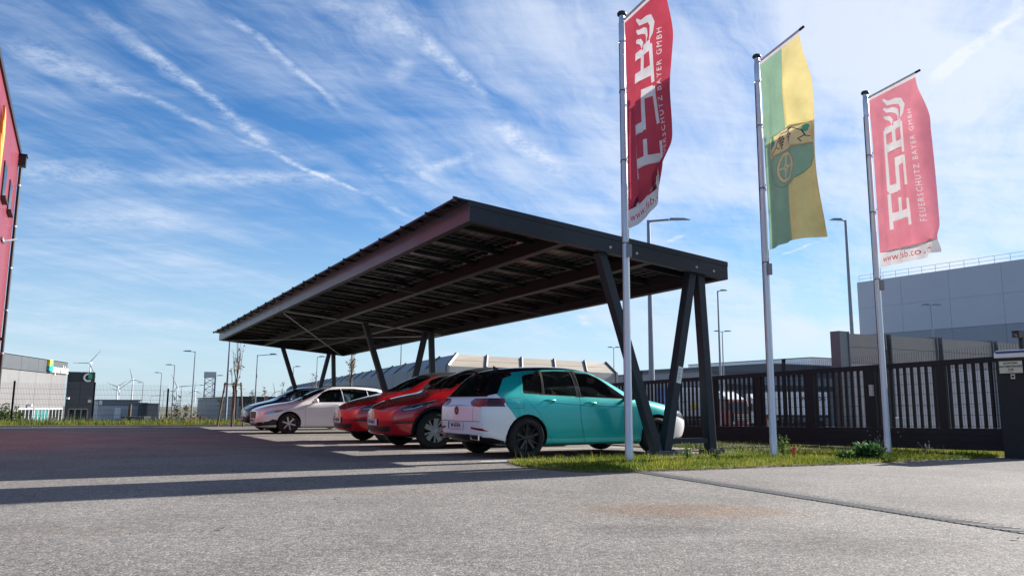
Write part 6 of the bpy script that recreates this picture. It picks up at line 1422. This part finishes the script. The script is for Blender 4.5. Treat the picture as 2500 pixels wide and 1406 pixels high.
def truck(label, u, v, Y, col, rz, group, deflect):
    f = at(u, v, Y); o = thing('truck', label, 'truck', (f.x, f.y, gz(f)), rz, group)      # local -y is forwards
    b = MB(); prof = [(0, .62), (-.06, 1.3), (.02, 2.2), (.22, 3.0), (2.1, 3.05), (2.1, .62)]
    vs = [(x, y, z) for x in (-1.2, 1.2) for y, z in prof]; b.add(vs, [(0, 1, 2, 3, 4, 5), (11, 10, 9, 8, 7, 6)] + [(i, (i + 1) % 6, (i + 1) % 6 + 6, i + 6) for i in range(6)]); me = b.mesh('cab', col); bevel(me, .07); link('cab', me, o)
    b = MB(); b.add([(-1.08, -.035, 1.92), (1.08, -.035, 1.92), (1.02, .17, 2.76), (-1.02, .17, 2.76)], [(0, 1, 2, 3)]); b.v = [(x, y - .04, z) for x, y, z in b.v]; b.build('windscreen', PANE, o)
    for s in (-1, 1):
        b = MB(); b.add([(s * 1.21, .2, 1.9), (s * 1.21, 1.15, 1.8), (s * 1.21, 1.15, 2.7), (s * 1.21, .35, 2.7)], [(0, 1, 2, 3)]); b.build('window', PANE, o)
        b = MB(); b.bb((s * 1.28, -.1, 2.0), (s * 1.48, .06, 2.65)); b.build('mirror', BLACKP, o)
        b = MB(); b.bb((s * .72, -.13, .72), (s * 1.14, -.06, .95)); b.build('headlight', HEADW, o)
        for y in (.75, 3.6, 4.9):
            b = MB(); b.lathe([(0, -.14), (.3, -.14), (.5, -.12), (.5, .14), (0, .14)], 18, 'X', (s * 1.02, y, .5)); b.build('wheel', RUBBER, o)
    b = MB(); b.bb((-.95, -.12, 1.0), (.95, -.055, 1.72)); b.build('grille', BLACKP, o); b = MB()
    for k in range(4): b.bb((-.9, -.15, 1.08 + k * .16), (.9, -.121, 1.13 + k * .16))
    b.build('grille_bar', CHROME if deflect else GALV, o); b = MB(); b.bb((-1.22, -.16, .32), (1.22, .3, .68)); b.build('bumper', col, o); b = MB(); b.bb((-.26, -.17, .42), (.26, -.161, .54)); b.build('number_plate', WHITEP, o)
    b = MB(); vs = [(x, y, z) for x in (-1.05, 1.05) for y, z in ((.4, 3.02), (1.7, 3.75), (2.1, 3.75), (2.1, 3.02))]; b.add(vs, [(0, 1, 2, 3), (7, 6, 5, 4), (0, 4, 5, 1), (1, 5, 6, 2), (2, 6, 7, 3), (3, 7, 4, 0)]); b.build('roof_deflector', TWH, o)
    b = MB(); b.bb((-.5, 2.1, .55), (.5, 6.2, .85)); b.bb((-1.2, 2.6, .5), (-.75, 3.1, 1.0)); b.build('chassis', BLACKP, o)
    return o
TR_ = pm('truck_red', (.26, .015, .018), .4, 0, .3)
truck('red truck cab with a white roof deflector, seen through the gate bars', 1808, 1042, 74, TR_, R(28), None, True)
truck('white truck cab hidden behind the middle flagpole, pulling the lettered trailer', 1872, 1040, 84, TWH, R(20), None, False)
bx = at(1845, 1018, 30)
ub = thing('utility_box', 'small grey utility cabinet standing in front of the pale noise wall, seen through the gate', 'cabinet', W(10.6, 1.0), PHI); b = MB(); b.bb((-.2, -.3, 0), (.2, .3, .62)); b.bb((-.22, -.32, .62), (.22, .32, .66)); b.build('body', pm('cabinet_grey', (.42, .43, .45), .5), ub); b = MB(); b.bb((-.205, -.27, .06), (-.201, .27, .58)); b.build('door', pm('cabinet_grey', (.42, .43, .45), .5), ub)
